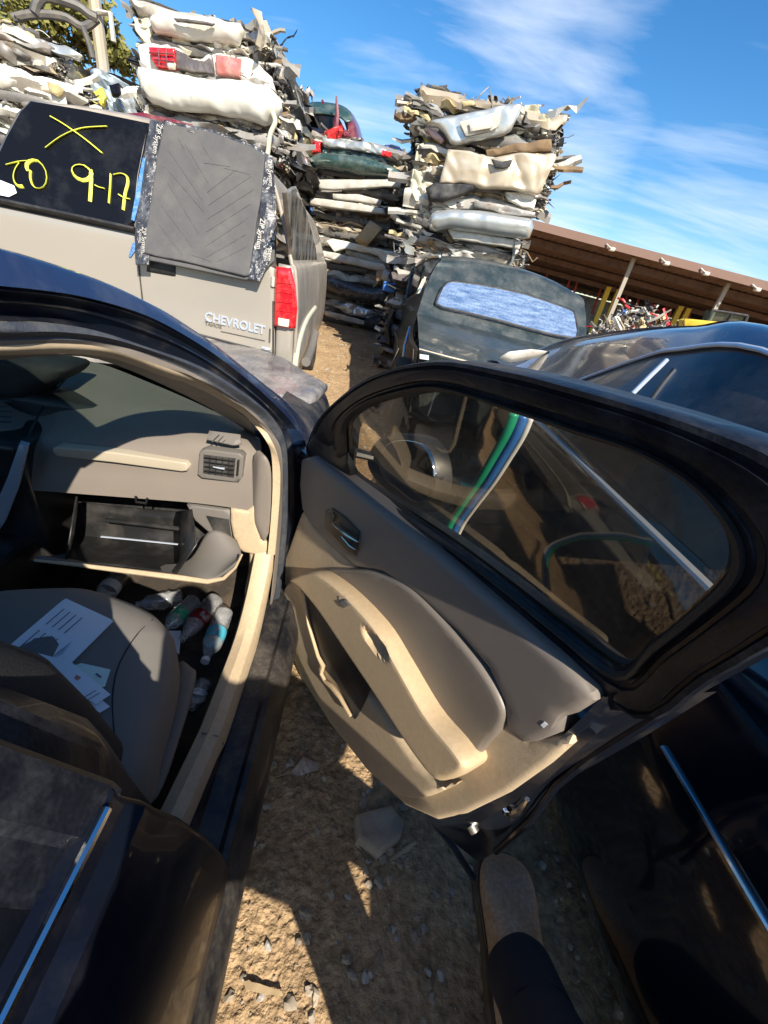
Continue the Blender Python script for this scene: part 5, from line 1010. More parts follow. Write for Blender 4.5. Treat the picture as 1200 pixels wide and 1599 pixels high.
def bnds(fr, u0, u1, v0, v1):
    um = (u0 + u1) / 2
    a = fr.at(u0, (v0 + v1) / 2, y=0); c = fr.at(u1, (v0 + v1) / 2, y=0)
    return (a - fr.o).dot(fr.ex), (c - fr.o).dot(fr.ex)
def zat(fr, u, v): return fr.at(u, v, y=0).z
WSIL = wts(white=2, silver=2)
# stack A, white cars on the left
SA = Fr(-2.8, 6.7, 4)
x0, x1 = bnds(SA, 212, 432, 60, 140)
zs = [zat(SA, 300, 18), zat(SA, 300, 92), zat(SA, 310, 182), zat(SA, 330, 240)]
ww = wts(white=7, cream=3, foam=1.5, jred=.1, jblue=0)
G = 'crushed cars in the stacks'
tA1 = crushed('flattened white car on top of the left stack, its smooth bumper facing out', SA, x0, x1 - .05, zs[1], zs[0], 11, ww, 130, top=True)
panel('bumper', tA1, SA, -.12, [(231, 28), (238, 20), (280, 21), (330, 26), (375, 36), (380, 44), (372, 66), (340, 62), (300, 60), (255, 50), (240, 48)], M['white'], h=.09, r=.12, crum=.02, seed=2, res=.05)
panel('bumper_corner', tA1, SA, -.04, [(208, 26), (232, 22), (238, 45), (236, 68), (226, 66), (214, 50)], M['cream'], h=.04, r=.06, crum=.05, seed=5)
panel('plate_recess', tA1, SA, -.235, [(270, 27), (300, 29), (335, 35), (330, 38), (300, 34), (275, 32)], M['dgrey'], h=.004, r=.01, thick=.02, crum=.01)
b = MB(); b.tube(SA.Y(.1, (238, 18), (233, 6), (236, 0)), [.05, .04, .02], 6); b.build('bent_bracket', M['jblack'], tA1)
b = MB(); b.tube(SA.Y(.3, (395, 45), (405, 38), (414, 32)), .015, 6); b.build('rod', M['jblack'], tA1)
tA2 = crushed('white crushed car with red taillights, second from the top of the left stack', SA, x0 - .02, x1 + .05, zs[2], zs[1], 12, ww, 150)
panel('rear_panel', tA2, SA, -.06, [(214, 70), (232, 66), (262, 68), (282, 76), (296, 90), (312, 92), (325, 84), (350, 82), (385, 88), (405, 100), (425, 120), (430, 140), (400, 128), (330, 120), (250, 112), (222, 108)], M['white'], h=.05, r=.07, crum=.03, seed=3)
panel('bumper', tA2, SA, -.16, [(213, 112), (218, 105), (260, 112), (330, 122), (385, 124), (420, 135), (438, 152), (440, 168), (428, 186), (412, 192), (380, 182), (320, 172), (270, 168), (235, 158), (222, 144)], M['white'], h=.12, r=.14, crum=.03, seed=4, res=.05, bulge=.04)
panel('taillight', tA2, SA, -.15, [(232, 72), (272, 74), (273, 106), (244, 103), (236, 92)], M['redlens'], h=.03, r=.03, crum=.008, res=.04)
for (a_, c_) in (((233, 82), (272, 84)), ((240, 93), (272, 96)), ((247, 74), (249, 104)), ((259, 74), (261, 106))): b = MB(); b.tube(SA.Y(-.185, a_, c_), .009, 5); b.build('lens_divider', M['maroon'], tA2)
panel('reversing_lens', tA2, SA, -.178, [(261, 95), (272, 96), (271, 105), (261, 104)], M['clearlens'], h=.006, r=.01, crum=.002, res=.03)
panel('garnish', tA2, SA, -.13, [(274, 76), (290, 84), (300, 92), (318, 94), (330, 86), (334, 112), (300, 112), (274, 106)], M['smoked'], h=.02, r=.03, crum=.02)
panel('taillight', tA2, SA, -.15, [(336, 84), (376, 90), (374, 118), (338, 114)], mat('pink_lens', (.42, .14, .12), .15, 0, .8, var=(.5, .35, .3), vs=6, vamt=.8), h=.03, r=.03, crum=.012, res=.04)
panel('side_taillight', tA2, SA, -.02, [(382, 106), (396, 104), (408, 118), (406, 131), (392, 126), (376, 120)], M['redlens'], h=.03, r=.03, crum=.02, res=.04)
tA3 = crushed('dark mangled car with brown scraps beneath the white bumper of the left stack', SA, x0 + .05, x1 + .15, zs[3], zs[2], 13, wts(jblack=7, dgrey=7, foam=2.5, brown=3), 170)
b = MB(); b.tube(cat(SA.Y(-.2, (425, 175), (430, 190), (422, 210), (418, 240), (408, 262), (395, 268)), 20), .028, 8); b.build('hose', M['cream'], tA3)
h3 = (zs[3] - gz(0, 6.7)) / 3
for k in range(3):
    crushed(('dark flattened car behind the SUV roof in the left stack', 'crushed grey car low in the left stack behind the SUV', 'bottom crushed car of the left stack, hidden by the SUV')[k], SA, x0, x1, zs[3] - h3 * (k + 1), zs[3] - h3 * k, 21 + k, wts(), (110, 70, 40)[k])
# side sheets of stack A
for k, (px, mm, s_) in enumerate([([(380, 50), (400, 42), (425, 60), (432, 95), (415, 120), (395, 80)], 'cream', 1), ([(425, 60), (445, 75), (450, 120), (455, 170), (440, 190), (436, 150), (425, 110)], 'grey', 2), ([(408, 130), (430, 125), (452, 150), (462, 190), (448, 215), (430, 190)], 'white', 3), ([(440, 175), (462, 180), (468, 230), (450, 235)], 'foam', 4)]):
    panel('side_sheet', (tA1, tA2, tA2, tA3)[k], SA, .3 + .1 * k, px, M[mm], crum=.09, cs=4, seed=s_, out=-SA.ey * .6 + SA.ex)

# stack B, in the middle far back
SB = Fr(-1.2, 9.2, 2)
x0, x1 = bnds(SB, 478, 628, 280, 330)
bz = [zat(SB, 550, v) for v in (214, 282, 352, 366, 426, 472, 516)]
tB0 = thing('suv_wreck', 'dark green and maroon wrecked SUV body on top of the middle stack', 'wrecked SUV', SB.w(-.6, 1.5, bz[0]))
loft('rear_window_frame', [SB.Y(.3, (463, 172), (490, 162), (530, 166), (548, 178)), SB.Y(.15, (463, 182), (490, 174), (530, 178), (550, 190)), SB.Y(.1, (463, 186), (492, 178), (528, 183), (540, 192))], M['green'], tB0, 16, 8, solid=.03)
pillow('rear_window', SB.Y(.12, (462, 180), (492, 176), (528, 180), (545, 214), (462, 214)), -SB.ey, M['dglass'], tB0, h=0, r=0, thick=.1, res=.2)
loft('side', [SB.Y(.3, (530, 166), (540, 190), (548, 220)), SB.Y(.6, (545, 172), (556, 195), (562, 220)), SB.Y(1.6, (553, 180), (562, 198), (568, 220))], M['maroon'], tB0, 14, 10, solid=.03)
panel('lower_panel', tB0, SB, -.02, [(470, 200), (500, 203), (530, 200), (548, 205), (550, 222), (510, 222), (470, 218)], M['maroon'], crum=.08, cs=5)
panel('red_sheet', tB0, SB, -.2, [(508, 205), (522, 198), (534, 190), (535, 205), (528, 214), (512, 214)], M['jred'], crum=.06, cs=6)
b = MB(); b.tube(SB.Y(-.1, (524, 205), (527, 180), (526, 150)), [.05, .04, .015], 6); b.tube(SB.Y(-.1, (503, 160), (506, 158)), .03, 5); b.build('bent_bar', M['maroon'], tB0)
wB = wts(grey=5, lgrey=5, foam=.8)
tB1 = crushed('dark green crushed sedan with red taillights in the middle stack', SB, x0 - .1, x1 - .02, bz[1], bz[0], 31, wts(smoked=3, grey=4, lgrey=3), 130, skin=(0, 0))
panel('trunk_lid', tB1, SB, -.18, [(502, 213), (540, 216), (580, 222), (610, 232), (612, 240), (590, 240), (550, 232), (505, 228)], M['silver'], h=.03, crum=.03)
panel('rear_panel', tB1, SB, -.1, [(500, 228), (550, 234), (600, 244), (606, 256), (580, 252), (540, 244), (502, 240)], M['green'], h=.04, crum=.03)
panel('bumper', tB1, SB, -.25, [(478, 245), (500, 238), (550, 242), (600, 254), (622, 264), (634, 278), (610, 276), (560, 272), (510, 262), (484, 262), (470, 285), (464, 282), (466, 262)], M['green'], h=.12, r=.13, crum=.015, res=.06)
panel('taillight', tB1, SB, -.2, [(474, 222), (500, 220), (500, 237), (474, 238)], M['redlens'], h=.04, r=.04, crum=.02, res=.06)
panel('taillight', tB1, SB, -.2, [(598, 233), (612, 236), (611, 244), (596, 241)], M['redlens'], h=.04, r=.04, crum=.02, res=.06)
tB2 = crushed('crushed car with two bare steel bumper beams in the middle stack', SB, x0, x1 + .02, bz[2], bz[1], 32, wts(grey=6, lgrey=5, beige=1), 210)
for k, px in enumerate([[(497, 280), (600, 280), (626, 282), (626, 292), (600, 292), (520, 296), (498, 294)], [(484, 308), (540, 314), (600, 325), (602, 335), (540, 327), (484, 319)], [(520, 302), (560, 303), (596, 312), (594, 320), (550, 314), (520, 310)]]):
    panel('bumper_beam', tB2, SB, -.25 - .03 * k, px, M['lgrey'], h=.04, r=.04, crum=.008, res=.06)
tB3 = crushed('dark crumpled car with a wooden block wedged above it, middle stack', SB, x0 + .08, x1 + .02, bz[3] - .1, bz[2], 33, wts(jblack=6, dgrey=6, brown=3), 70, skin=(0, 0))
wb = pillow('wooden_block', SB.Y(-.4, (556, 372), (578, 344), (598, 356), (575, 382)), -SB.ey + Vector((.2, 0, .2)), M['wood'], None, h=.01, r=.015, thick=.2, res=.1); tag(wb, 'tilted pale wooden block wedged in the middle stack', 'wood block')
tB4 = crushed('white fronted crushed car below the wooden block in the middle stack', SB, x0 + .12, x1, bz[4], bz[3] - .1, 34, wts(white=4, lgrey=4, foam=1.5), 150)
panel('grille_panel', tB4, SB, -.2, [(508, 376), (520, 372), (560, 380), (600, 390), (622, 393), (620, 412), (600, 410), (590, 398), (540, 388), (522, 392)], M['white'], h=.05, crum=.025, cs=5, res=.06)
panel('bumper_beam', tB4, SB, -.25, [(500, 390), (530, 396), (600, 412), (606, 422), (590, 422), (530, 408), (502, 400)], M['lgrey'], h=.05, crum=.02, res=.06)
tB5 = crushed('crushed car with a long black bumper low in the middle stack', SB, x0 + .15, x1 - .02, bz[5], bz[4], 35, wts(jblack=5, dgrey=6), 120, skin=(0, 0))
panel('bumper', tB5, SB, -.22, [(505, 428), (530, 436), (570, 448), (600, 447), (610, 460), (600, 474), (570, 472), (530, 462), (506, 448)], M['tape'], h=.10, r=.12, crum=.02, res=.06)
tB6 = crushed('lowest crushed car of the middle stack, resting on the dirt', SB, x0 + .15, x1, gz(-1, 9.2) - .02, bz[5], 36, wts(lgrey=5, jblack=7, beige=1.5, foam=1), 130)
panel('bumper', tB6, SB, -.2, [(520, 477), (545, 472), (580, 484), (590, 492), (575, 496), (540, 490)], M['silver'], h=.05, crum=.04, res=.06)
panel('lower_strip', tB6, SB, -.25, [(506, 484), (540, 492), (575, 502), (572, 508), (535, 500), (508, 492)], M['lgrey'], h=.03, crum=.02, res=.06)
panel('bumper_block', tB6, SB, -.4, [(570, 496), (605, 494), (612, 512), (590, 517), (568, 508)], M['jblack'], h=.06, crum=.04, res=.06)

# stack C, on the right
SC = Fr(.4, 6.5, -2)
x0, x1 = bnds(SC, 640, 858, 240, 300)
cz = [zat(SC, 750, v) for v in (150, 232, 305, 378, 440)]
tC1 = crushed('silver crushed car with a licence plate on top of the right stack', SC, x0 - .05, x1 + .03, cz[1], cz[0], 41, wts(silver=5, lgrey=5, grey=5), 190, top=True)
panel('trunk_lid', tC1, SC, -.20, [(660, 190), (690, 184), (740, 174), (800, 160), (818, 160), (812, 176), (800, 200), (788, 208), (760, 214), (712, 225), (704, 222), (694, 205), (685, 196)], M['silver'], h=.05, r=.07, crum=.015, res=.05)
panel('plate_recess', tC1, SC, -.27, [(718, 190), (750, 182), (783, 172), (780, 196), (768, 203), (728, 212)], M['lgrey'], h=.004, r=.01, thick=.02, crum=.004, res=.05)
panel('licence_plate', tC1, SC, -.30, [(733, 191), (771, 180), (769, 199), (735, 205)], mat('worn_plate', (.62, .55, .47), .4, .2, var=(.4, .33, .27), vs=25), h=.003, r=.005, thick=.01, crum=.003, res=.05)
panel('lens_sliver', tC1, SC, -.12, [(668, 196), (682, 204), (694, 218), (690, 222), (676, 212), (666, 202)], mat('red_grey_lens', (.45, .3, .28), .2, 0, .6), h=.02, r=.03, crum=.01, res=.04)
panel('torn_fin', tC1, SC, .1, [(631, 146), (642, 155), (655, 170), (645, 178), (626, 184)], M['dgrey'], h=.01, crum=.03, res=.05)
panel('sheet', tC1, SC, -.02, [(655, 180), (690, 165), (712, 148), (718, 146), (712, 156), (740, 158), (700, 172), (668, 186)], M['grey'], h=.02, crum=.05, res=.05)
panel('corner_sheet', tC1, SC, -.05, [(822, 160), (842, 162), (846, 175), (862, 190), (860, 212), (848, 214), (844, 196), (824, 200), (808, 206), (812, 190)], M['cream'], h=.03, crum=.06, res=.05)
panel('mirror_glass', tC1, SC, -.1, [(722, 157), (740, 156), (744, 162), (724, 165)], M['foam'], h=.01, crum=.02, res=.04)
tC2 = crushed('beige crushed car with a flattened hatch facing out in the right stack', SC, x0, x1 + .06, cz[2], cz[1], 42, wts(beige=4, cream=3, white=2, jred=.3), 170)
panel('hatch', tC2, SC, -.22, [(700, 232), (735, 236), (765, 245), (800, 240), (845, 238), (866, 238), (871, 244), (862, 262), (845, 300), (838, 302), (800, 294), (760, 292), (720, 284), (686, 285), (692, 262)], M['beige'], h=.05, r=.06, crum=.025, cs=3, res=.05)
panel('lock_opening', tC2, SC, -.285, [(768, 248), (785, 252), (802, 248), (797, 259), (788, 262), (774, 261)], M['jblack'], h=.003, r=.01, thick=.02, crum=0, res=.04)
panel('lower_panel', tC2, SC, -.1, [(788, 298), (820, 296), (842, 302), (834, 326), (815, 322), (795, 312)], M['white'], h=.03, crum=.03, res=.05)
panel('black_bumper', tC2, SC, -.18, [(665, 292), (680, 283), (740, 285), (752, 290), (720, 305), (690, 314), (670, 312)], M['jblack'], h=.08, r=.09, crum=.02, res=.05)
panel('cream_corner', tC2, SC, -.10, [(640, 290), (645, 262), (652, 225), (662, 220), (655, 255), (664, 275), (680, 285), (668, 310), (650, 312)], M['cream'], h=.04, crum=.07, res=.05)
panel('dark_strip', tC2, SC, -.1, [(760, 232), (800, 224), (862, 216), (863, 234), (800, 238), (762, 242)], M['brown'], h=.02, crum=.03, res=.05)
b = MB(); b.tube(SC.Y(.1, (862, 240), (875, 238), (880, 236)), [.03, .025, .01], 6); b.build('bracket', M['brown'], tC2)
tC3 = crushed('crushed car with a smooth silver bumper in the middle of the right stack', SC, x0 + .12, x1 - .08, cz[3], cz[2], 43, wts(grey=6, lgrey=4), 170)
panel('bumper', tC3, SC, -.24, [(668, 345), (675, 332), (700, 326), (750, 328), (800, 336), (832, 342), (834, 354), (828, 370), (818, 372), (760, 364), (700, 356), (680, 360), (672, 356)], M['silver'], h=.11, r=.11, crum=.008, res=.05)
panel('bumper_beam', tC3, SC, -.16, [(700, 358), (760, 366), (815, 376), (812, 388), (760, 380), (708, 372)], M['lgrey'], h=.02, crum=.01, res=.05)
panel('radiator_bar', tC3, SC, -.14, [(742, 312), (790, 320), (836, 332), (836, 340), (790, 334), (740, 322)], M['grey'], h=.02, crum=.02, res=.05)
tC4 = crushed('tangle of pipes and bright torn metal just above the old sedan roof', SC, x0 + .05, x1 + .02, cz[4], cz[3], 44, wts(silver=5, lgrey=6, foam=2, beige=2, jyel=.5), 230)
h4 = (cz[4] - gz(0, 6.5)) / 2
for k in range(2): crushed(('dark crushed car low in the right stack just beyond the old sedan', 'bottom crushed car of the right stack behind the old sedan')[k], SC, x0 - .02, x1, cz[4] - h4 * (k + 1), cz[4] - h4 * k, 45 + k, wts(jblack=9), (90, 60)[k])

# stack D, far left
SD = Fr(-4.9, 5.9, 25)
x0, x1 = bnds(SD, -110, 150, 60, 120)
dz = [zat(SD, 60, v) for v in (55, 112, 175, 240)]
wd = wts(grey=7, lgrey=5, white=1.5, foam=1, jyel=.25)
tD1 = crushed('topmost crushed car of the far left stack, a bare door frame on it', SD, x0, x1 - .35, dz[1], dz[0], 51, wd, 200, top=True, scale=.8)
b = MB(); b.tube(cat(SD.Y(.1, (54, 20), (60, 2), (75, -6), (120, 8), (140, 22), (152, 28)), 20), .045, 8); b.tube(cat(SD.Y(.12, (20, 28), (54, 22), (100, 26), (130, 42), (152, 28)), 16), .04, 8); b.tube(SD.Y(.1, (130, 42), (140, 70), (145, 90)), .03, 8); b.build('door_frame', M['dgrey'], tD1)
panel('sheet', tD1, SD, -.1, [(0, 30), (30, 40), (60, 62), (50, 66), (20, 50), (0, 44)], M['white'], crum=.05)
panel('sheet', tD1, SD, -.1, [(62, 56), (100, 66), (130, 88), (122, 92), (90, 80), (66, 68)], M['silver'], crum=.05)
tD2 = crushed('crushed grey car second in the far left stack', SD, x0 - .1, x1 - .15, dz[2], dz[1], 52, wd, 240)
panel('yellow_part', tD2, SD, -.15, [(72, 125), (90, 128), (100, 138), (88, 146), (76, 140)], M['foam'], crum=.05)
tD3 = crushed('crushed grey car third in the far left stack, above the SUV roof', SD, x0 - .15, x1, dz[3], dz[2], 53, wd, 200)
h5 = dz[3] / 3
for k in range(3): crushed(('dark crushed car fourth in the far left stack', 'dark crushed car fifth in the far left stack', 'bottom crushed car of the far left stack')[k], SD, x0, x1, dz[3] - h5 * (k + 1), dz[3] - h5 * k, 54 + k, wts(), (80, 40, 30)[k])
# pale blue wreck between stacks
SE = Fr(-4.3, 7.6, 15)
ez_ = zat(SE, 180, 200)
tE = thing('wrecked_car', 'pale blue wrecked car with a yellow patch between the two left stacks', 'wrecked car', SE.w(0, 1, ez_))
panel('side_panel', tE, SE, 0, [(138, 108), (155, 110), (180, 118), (200, 130), (215, 160), (218, 185), (190, 185), (140, 175)], M['paleblue'], crum=.08, cs=3, bulge=.1, h=.08)
panel('yellow_patch', tE, SE, -.17, [(142, 140), (158, 132), (165, 150), (160, 172), (145, 165)], M['jyel'], crum=.08, cs=5)
panel('mirror', tE, SE, -.2, [(170, 132), (185, 128), (195, 140), (190, 150), (175, 150)], M['dglass'], h=.03, crum=.02)
panel('torn_plastic', tE, SE, -.25, [(185, 150), (200, 136), (212, 160), (218, 175), (200, 178)], M['bottle'], crum=.08)
b = MB(); block(SE, -1.6, .35, .2, 3, gz(0, 8), ez_ + .55, b, 9); b.build('flattened_body', JM, tE, ang=20)
SR = Fr(-2.5, 5.6, 6)
mr = pillow('car_roof_panel', SR.Y(0, (200, 174), (240, 178), (300, 193), (306, 200), (304, 206), (250, 196), (200, 186)), -SR.ey + Vector((0, 0, .8)), M['maroon'], None, h=.02, r=.03, thick=.25, res=.06, crum=.02); tag(mr, 'dark red sheet metal panel showing just above the SUV roof', 'car panel')
bp_ = MB(); block(SR, -2.2, .3, .3, 1.0, 0, mr.bound_box[0][2] * 0 + 1.95, bp_, 3)
o = bp_.build('flattened_body', JM, None, ang=20); o.name = 'crushed_car'; tag(o, 'dark crushed hulk standing directly behind the pewter SUV', 'crushed car')

# ---------------------------------------------------------------- long open shed
H_ = Fr(6, 19, -6)
shed = thing('open_shed', 'long open fronted shed with rusty corrugated roof and yellow columns', 'shed', H_.w(6, 6, 0))
eL = H_.at(790, 338, y=0); eR = H_.at(1205, 447, y=0)
lx, rx = (eL - H_.o).dot(H_.ex), (eR - H_.o).dot(H_.ex); zE = 4.45; zE = (eL.z + eR.z) / 2
def ez(x): return eL.z + (eR.z - eL.z) * (x - lx) / (rx - lx)
b = MB(); rows = []
for y in (-.4, 2, 5, 8.5):
    rows.append([H_.w(lx - 6 + .09 * i, y, ez(lx - 6 + .09 * i) - .16 * (y + .4) + .02 * math.sin(i * math.pi / 1.5)) for i in range(int((rx - lx + 18) / .09))])
b.grid(rows); b.build('roof', M['roofm'], shed, ang=60, solid=.02)
def sb(name, m_, x0, x1, y0, y1, zf0, zf1, **k):
    b = MB(); vs = [H_.w(x, y, (zf0 if s_ == 0 else zf1)(x) if callable(zf0 if s_ == 0 else zf1) else (zf0 if s_ == 0 else zf1)) for s_ in (0, 1) for x, y in ((x0, y0), (x1, y0), (x1, y1), (x0, y1))]
    b.add(vs, [(0, 3, 2, 1), (4, 5, 6, 7), (0, 1, 5, 4), (1, 2, 6, 5), (2, 3, 7, 6), (3, 0, 4, 7)]); return b.build(name, m_, shed, **k)
sb('fascia', mat('fascia', (.20, .12, .09), .7, var=(.2, .12, .09), vs=2), lx - 6, rx + 12, -.45, -.38, lambda x: ez(x) - .20, lambda x: ez(x) + .06)
sb('beam', M['roofm'], lx - 6, rx + 12, 1.0, 1.2, lambda x: ez(x) - .55, lambda x: ez(x) - .30)
for y in (3, 5, 7): sb('purlin', M['roofm'], lx - 6, rx + 12, y, y + .12, lambda x, y=y: ez(x) - .16 * y - .35, lambda x, y=y: ez(x) - .16 * y - .15)
b = MB(); n_ = int((rx - lx + 18) / .12)
b.grid([[H_.w(lx - 6 + .12 * i, 8.4 + .03 * math.sin(i * math.pi / 1.5), z_ if z_ < 1 else ez(lx - 6 + .12 * i) - 1.5) for i in range(n_)] for z_ in (0, 2)]); b.build('back_wall', M['wallm'], shed, ang=60)
for px in ((988, 408), (1135, 447)):
    p = H_.at(px[0], px[1], y=.3); x = (p - H_.o).dot(H_.ex); b = MB(); b.fbox(H_, x - .07, x + .07, .2, .34, 0, ez(x) - .2); b.build('post', M['beam'], shed)
for (u, v) in ((958, 432), (974, 436), (1072, 462), (1084, 466)):
    p = H_.at(u, v, y=5); x = (p - H_.o).dot(H_.ex); b = MB(); b.fbox(H_, x - .11, x + .11, 4.9, 5.1, 0, ez(x) - 1.0); b.build('yellow_column', M['yel'], shed)
for (a_, c_) in (((925, 428), (960, 436)), ((1022, 454), (1045, 458)), ((1048, 457), (1116, 474))):
    b = MB(); b.tube(H_.Y(5.0, a_, c_), .13, 6); b.build('yellow_brace', M['yel'], shed)
for k, (a_, c_, w_) in enumerate([((858, 420), (868, 456), 36), ((905, 432), (888, 462), 38), ((982, 455), (990, 488), 40), ((1000, 460), (968, 500), 46), ((1050, 478), (1062, 500), 30)]):
    b = MB(); b.tube(H_.Y(6.2, (a_[0], a_[1]), (a_[0] + w_, a_[1] + w_ * .2)), .06, 6); b.tube(H_.Y(6.2, (a_[0] + w_, a_[1] + w_ * .2), (a_[0] + w_ - 18, a_[1] + w_ * .2 + 50)), .06, 6); b.tube(H_.Y(6.2, a_, (a_[0] - 16, a_[1] + 48)), .06, 6)
    o = b.build('rack_frame', M['rustred'], None); tag(o, ('red rack frame leftmost under the shed roof', 'red rack frame left of the first yellow columns', 'red rack frame just right of the pale post', 'red rack frame in the middle of the shed', 'red rack frame nearest the second yellow columns')[k], 'rack', 'red rack frames under the shed')
for (u, v) in ((956, 389), (1041, 411), (1103, 427), (1183, 452)):
    p = H_.at(u, v, y=-.45); b = MB(); b.tube([p + Vector((-.25, 0, .12)), p + Vector((-.1, -.1, .02)), p], .03, 6); l_ = b.build('floodlight', M['lgrey'], shed)
    b = MB(); b.box(p, (.22, .16, .13)); b.build('lamp_head', M['lgrey'], l_, bevel=.04)
for (u, v) in ((905, 400), (1000, 424), (1060, 436)):
    p = H_.at(u, v, y=4); b = MB(); b.tube([p, p + Vector((0, 0, -.14))], [.12, .2], 8); b.build('hanging_lamp', M['whitep'], shed)

# heap of engines and parts before the shed
HP = Fr(3.6, 10.8, -14)
hx0, hx1 = bnds(HP, 915, 1062, 490, 515)
rn = random.Random(77); b = MB(); wH = wts(jred=2.2, white=2.5, lgrey=4, beige=2, foam=1, jblue=.3)
hb_ = gz(3, 11)
mb = MB(); rows = []
for i in range(14):
    t = i / 13; rows.append([HP.w(hx0 + (hx1 + 1.5 - hx0) * j / 20, 2.4 * (t - .5), hb_ + (.95 + .1 * noise.noise(Vector((j * .5, i * .5, 3)))) * math.sin(math.pi * t) ** .6 * math.sin(math.pi * min(1, (j + .4) / 12) / 2) ** .7) for j in range(21)])
mb.grid(rows); 
ztop = zat(HP, 985, 466)
for i in range(420):
    t = rn.random(); x = hx0 + (hx1 + .8 - hx0) * t; hh = (ztop - hb_) * min(1, (x - hx0 + .15) / .8) * (1 - .35 * max(0, t - .45) / .55)
    y = rn.uniform(-.9, .5); c = HP.w(x, y, hb_ + hh * max(.05, rn.random() ** .5) * (1 - abs(y) * .25))
    a_ = rn.uniform(-1, 1); ux = (HP.ex * math.cos(a_) + Vector((0, 0, 1)) * math.sin(a_) + HP.ey * rn.uniform(-.5, .5)).normalized(); uy = Vector((rn.uniform(-.5, .5), rn.uniform(-.5, .5), 1)); uy = (uy - ux * uy.dot(ux)).normalized()
    w_ = wH if not (.12 < t < .5) else wts(jred=2.2, white=4, lgrey=5, jblue=.6, beige=3)
    shard(b, c, ux, uy, rn, rn.choice((.15, .2, .3)), rn.choice(w_))
o = b.build('scrap_heap', JM, None, ang=25); tag(o, 'heap of loose engine parts, red and white scrap before the shed', 'scrap heap', kind='stuff')
o = mb.build('dirt_mound', dirt); tag(o, kind='structure')

# yellow machine far right
Y_ = Fr(5, 12.5, -18)
ym = thing('loader', 'yellow loader with a glass cab peeking above the black sedan roof', 'loader', Y_.at(1130, 500, y=0))
pillow('hood', Y_.Y(0, (1070, 500), (1080, 498), (1120, 502), (1170, 507), (1168, 520), (1070, 518)), -Y_.ey, M['yel'], ym, h=.03, r=.04, thick=.8, res=.2)
pillow('cab_window', Y_.Y(.1, (1105, 502), (1112, 484), (1148, 489), (1166, 492), (1160, 508)), -Y_.ey, M['wglass'], ym, h=0, r=0, thick=.6, res=.2)
for (a_, c_) in (((1105, 502), (1114, 484)), ((1135, 506), (1145, 490)), ((1162, 508), (1168, 493)), ((1112, 484), (1168, 493))): b = MB(); b.tube(Y_.Y(.05, a_, c_), .035, 6); b.build('cab_frame', M['jblack'], ym)
b = MB(); c = Y_.at(1130, 520, y=.4); b.box((c.x, c.y, c.z / 2), (1.6, 1.0, c.z)); b.build('chassis', M['jblack'], ym, bevel=.05)

# ---------------------------------------------------------------- tree and pole, far left
TF = Fr(-9, 12, 20)
def leafy(name, label, fr, blobs, trunk, seed, n, size):
    rn = random.Random(seed); t = thing(name, label, 'tree', trunk[0])
    b = MB(); b.tube(trunk, [.16, .13, .09, .05][:len(trunk)], 8)
    for c, r in blobs:
        b.tube([trunk[-2], trunk[-2].lerp(c, .6) + Vector((rn.uniform(-.2, .2), 0, -.2)), c], [.05, .03, .012], 6)
    b.build('trunk', M['bark'], t)
    b = MB()
    for c, r in blobs:
        for i in range(n):
            d = Vector((rn.gauss(0, 1), rn.gauss(0, 1), rn.gauss(0, 1))).normalized() * r * (rn.random() ** .45)
            if noise.noise((c + d) * 1.6) < -.12: continue
            p = c + d; a_ = Vector((rn.gauss(0, 1), rn.gauss(0, 1), rn.gauss(0, .6))).normalized(); s_ = size * rn.uniform(.6, 1.4); q = a_.cross(Vector((rn.gauss(0, 1), rn.gauss(0, 1), rn.gauss(0, 1)))).normalized()
            b.add([p - a_ * s_, p + q * s_ * .45, p + a_ * s_, p - q * s_ * .45], [(0, 1, 2, 3)])
    b.build('crown', M['leaf'], t, smooth=False); return t
cs_ = TF.Y(0, (20, 5), (65, 10), (100, 45), (130, 55), (165, 95), (178, 105), (95, 20), (35, -25), (110, -5))
leafy('tree', 'olive green leafy tree behind the far left stack', TF, [(c, r) for c, r in zip(cs_, (1.2, 1.0, .9, .8, .6, .5, .9, 1.2, .9))], [TF.w(-.8, .5, 0), TF.w(-.7, .4, 2), TF.w(-.6, .2, 4), TF.w(-.5, 0, 5.2)], 3, 900, .09)
pa = TF.at(149, 10, y=-.6); pl = MB(); pl.tube([Vector((pa.x, pa.y, 0)), Vector((pa.x, pa.y, pa.z + 2))], [.14, .11], 10); po = pl.build('utility_pole', M['beige'], None)
pt_ = MB(); tag(po, 'pale wooden utility pole rising beside the leafy tree', 'pole')
b = MB(); b.tube([pa + Vector((.1, -.1, -.1)), pa + Vector((.4, -.15, -.1)), pa + Vector((.4, -.15, -.5))], .05, 6); b.build('pole_fitting', M['lgrey'], po)
wr = MB(); e_ = TF.at(215, 135, y=6); wr.tube([pa + Vector((.1, 0, -.6)), pa.lerp(e_, .5) + Vector((0, 0, -1.0)), e_], .012, 5); tag(wr.build('wire', M['jblack']), 'thin dark wire running down from the utility pole', 'wire')

# ---------------------------------------------------------------- the person standing at the car (one boot and trouser leg in view)
def skinned(name, verts, edges, radii, m_, parent, sub=2, root=0):
    me = bpy.data.meshes.new(name); off = Vector(parent.location) if parent else Vector((0, 0, 0))
    me.from_pydata([tuple(Vector(v) - off) for v in verts], edges, []); me.materials.append(m_)
    o = bpy.data.objects.new(name, me); C.objects.link(o); o.parent = parent
    s_ = o.modifiers.new('skin', 'SKIN'); s_.use_smooth_shade = True
    for i, r_ in enumerate(radii):
        v = me.skin_vertices[0].data[i]; v.radius = r_ if isinstance(r_, tuple) else (r_, r_); v.use_root = (i == root)
    u = o.modifiers.new('sub', 'SUBSURF'); u.levels = sub; u.render_levels = sub
    return o

per = thing('person', 'person in dark jeans and a worn tan boot standing between the two black cars', 'person', (.3, -.2, 0))
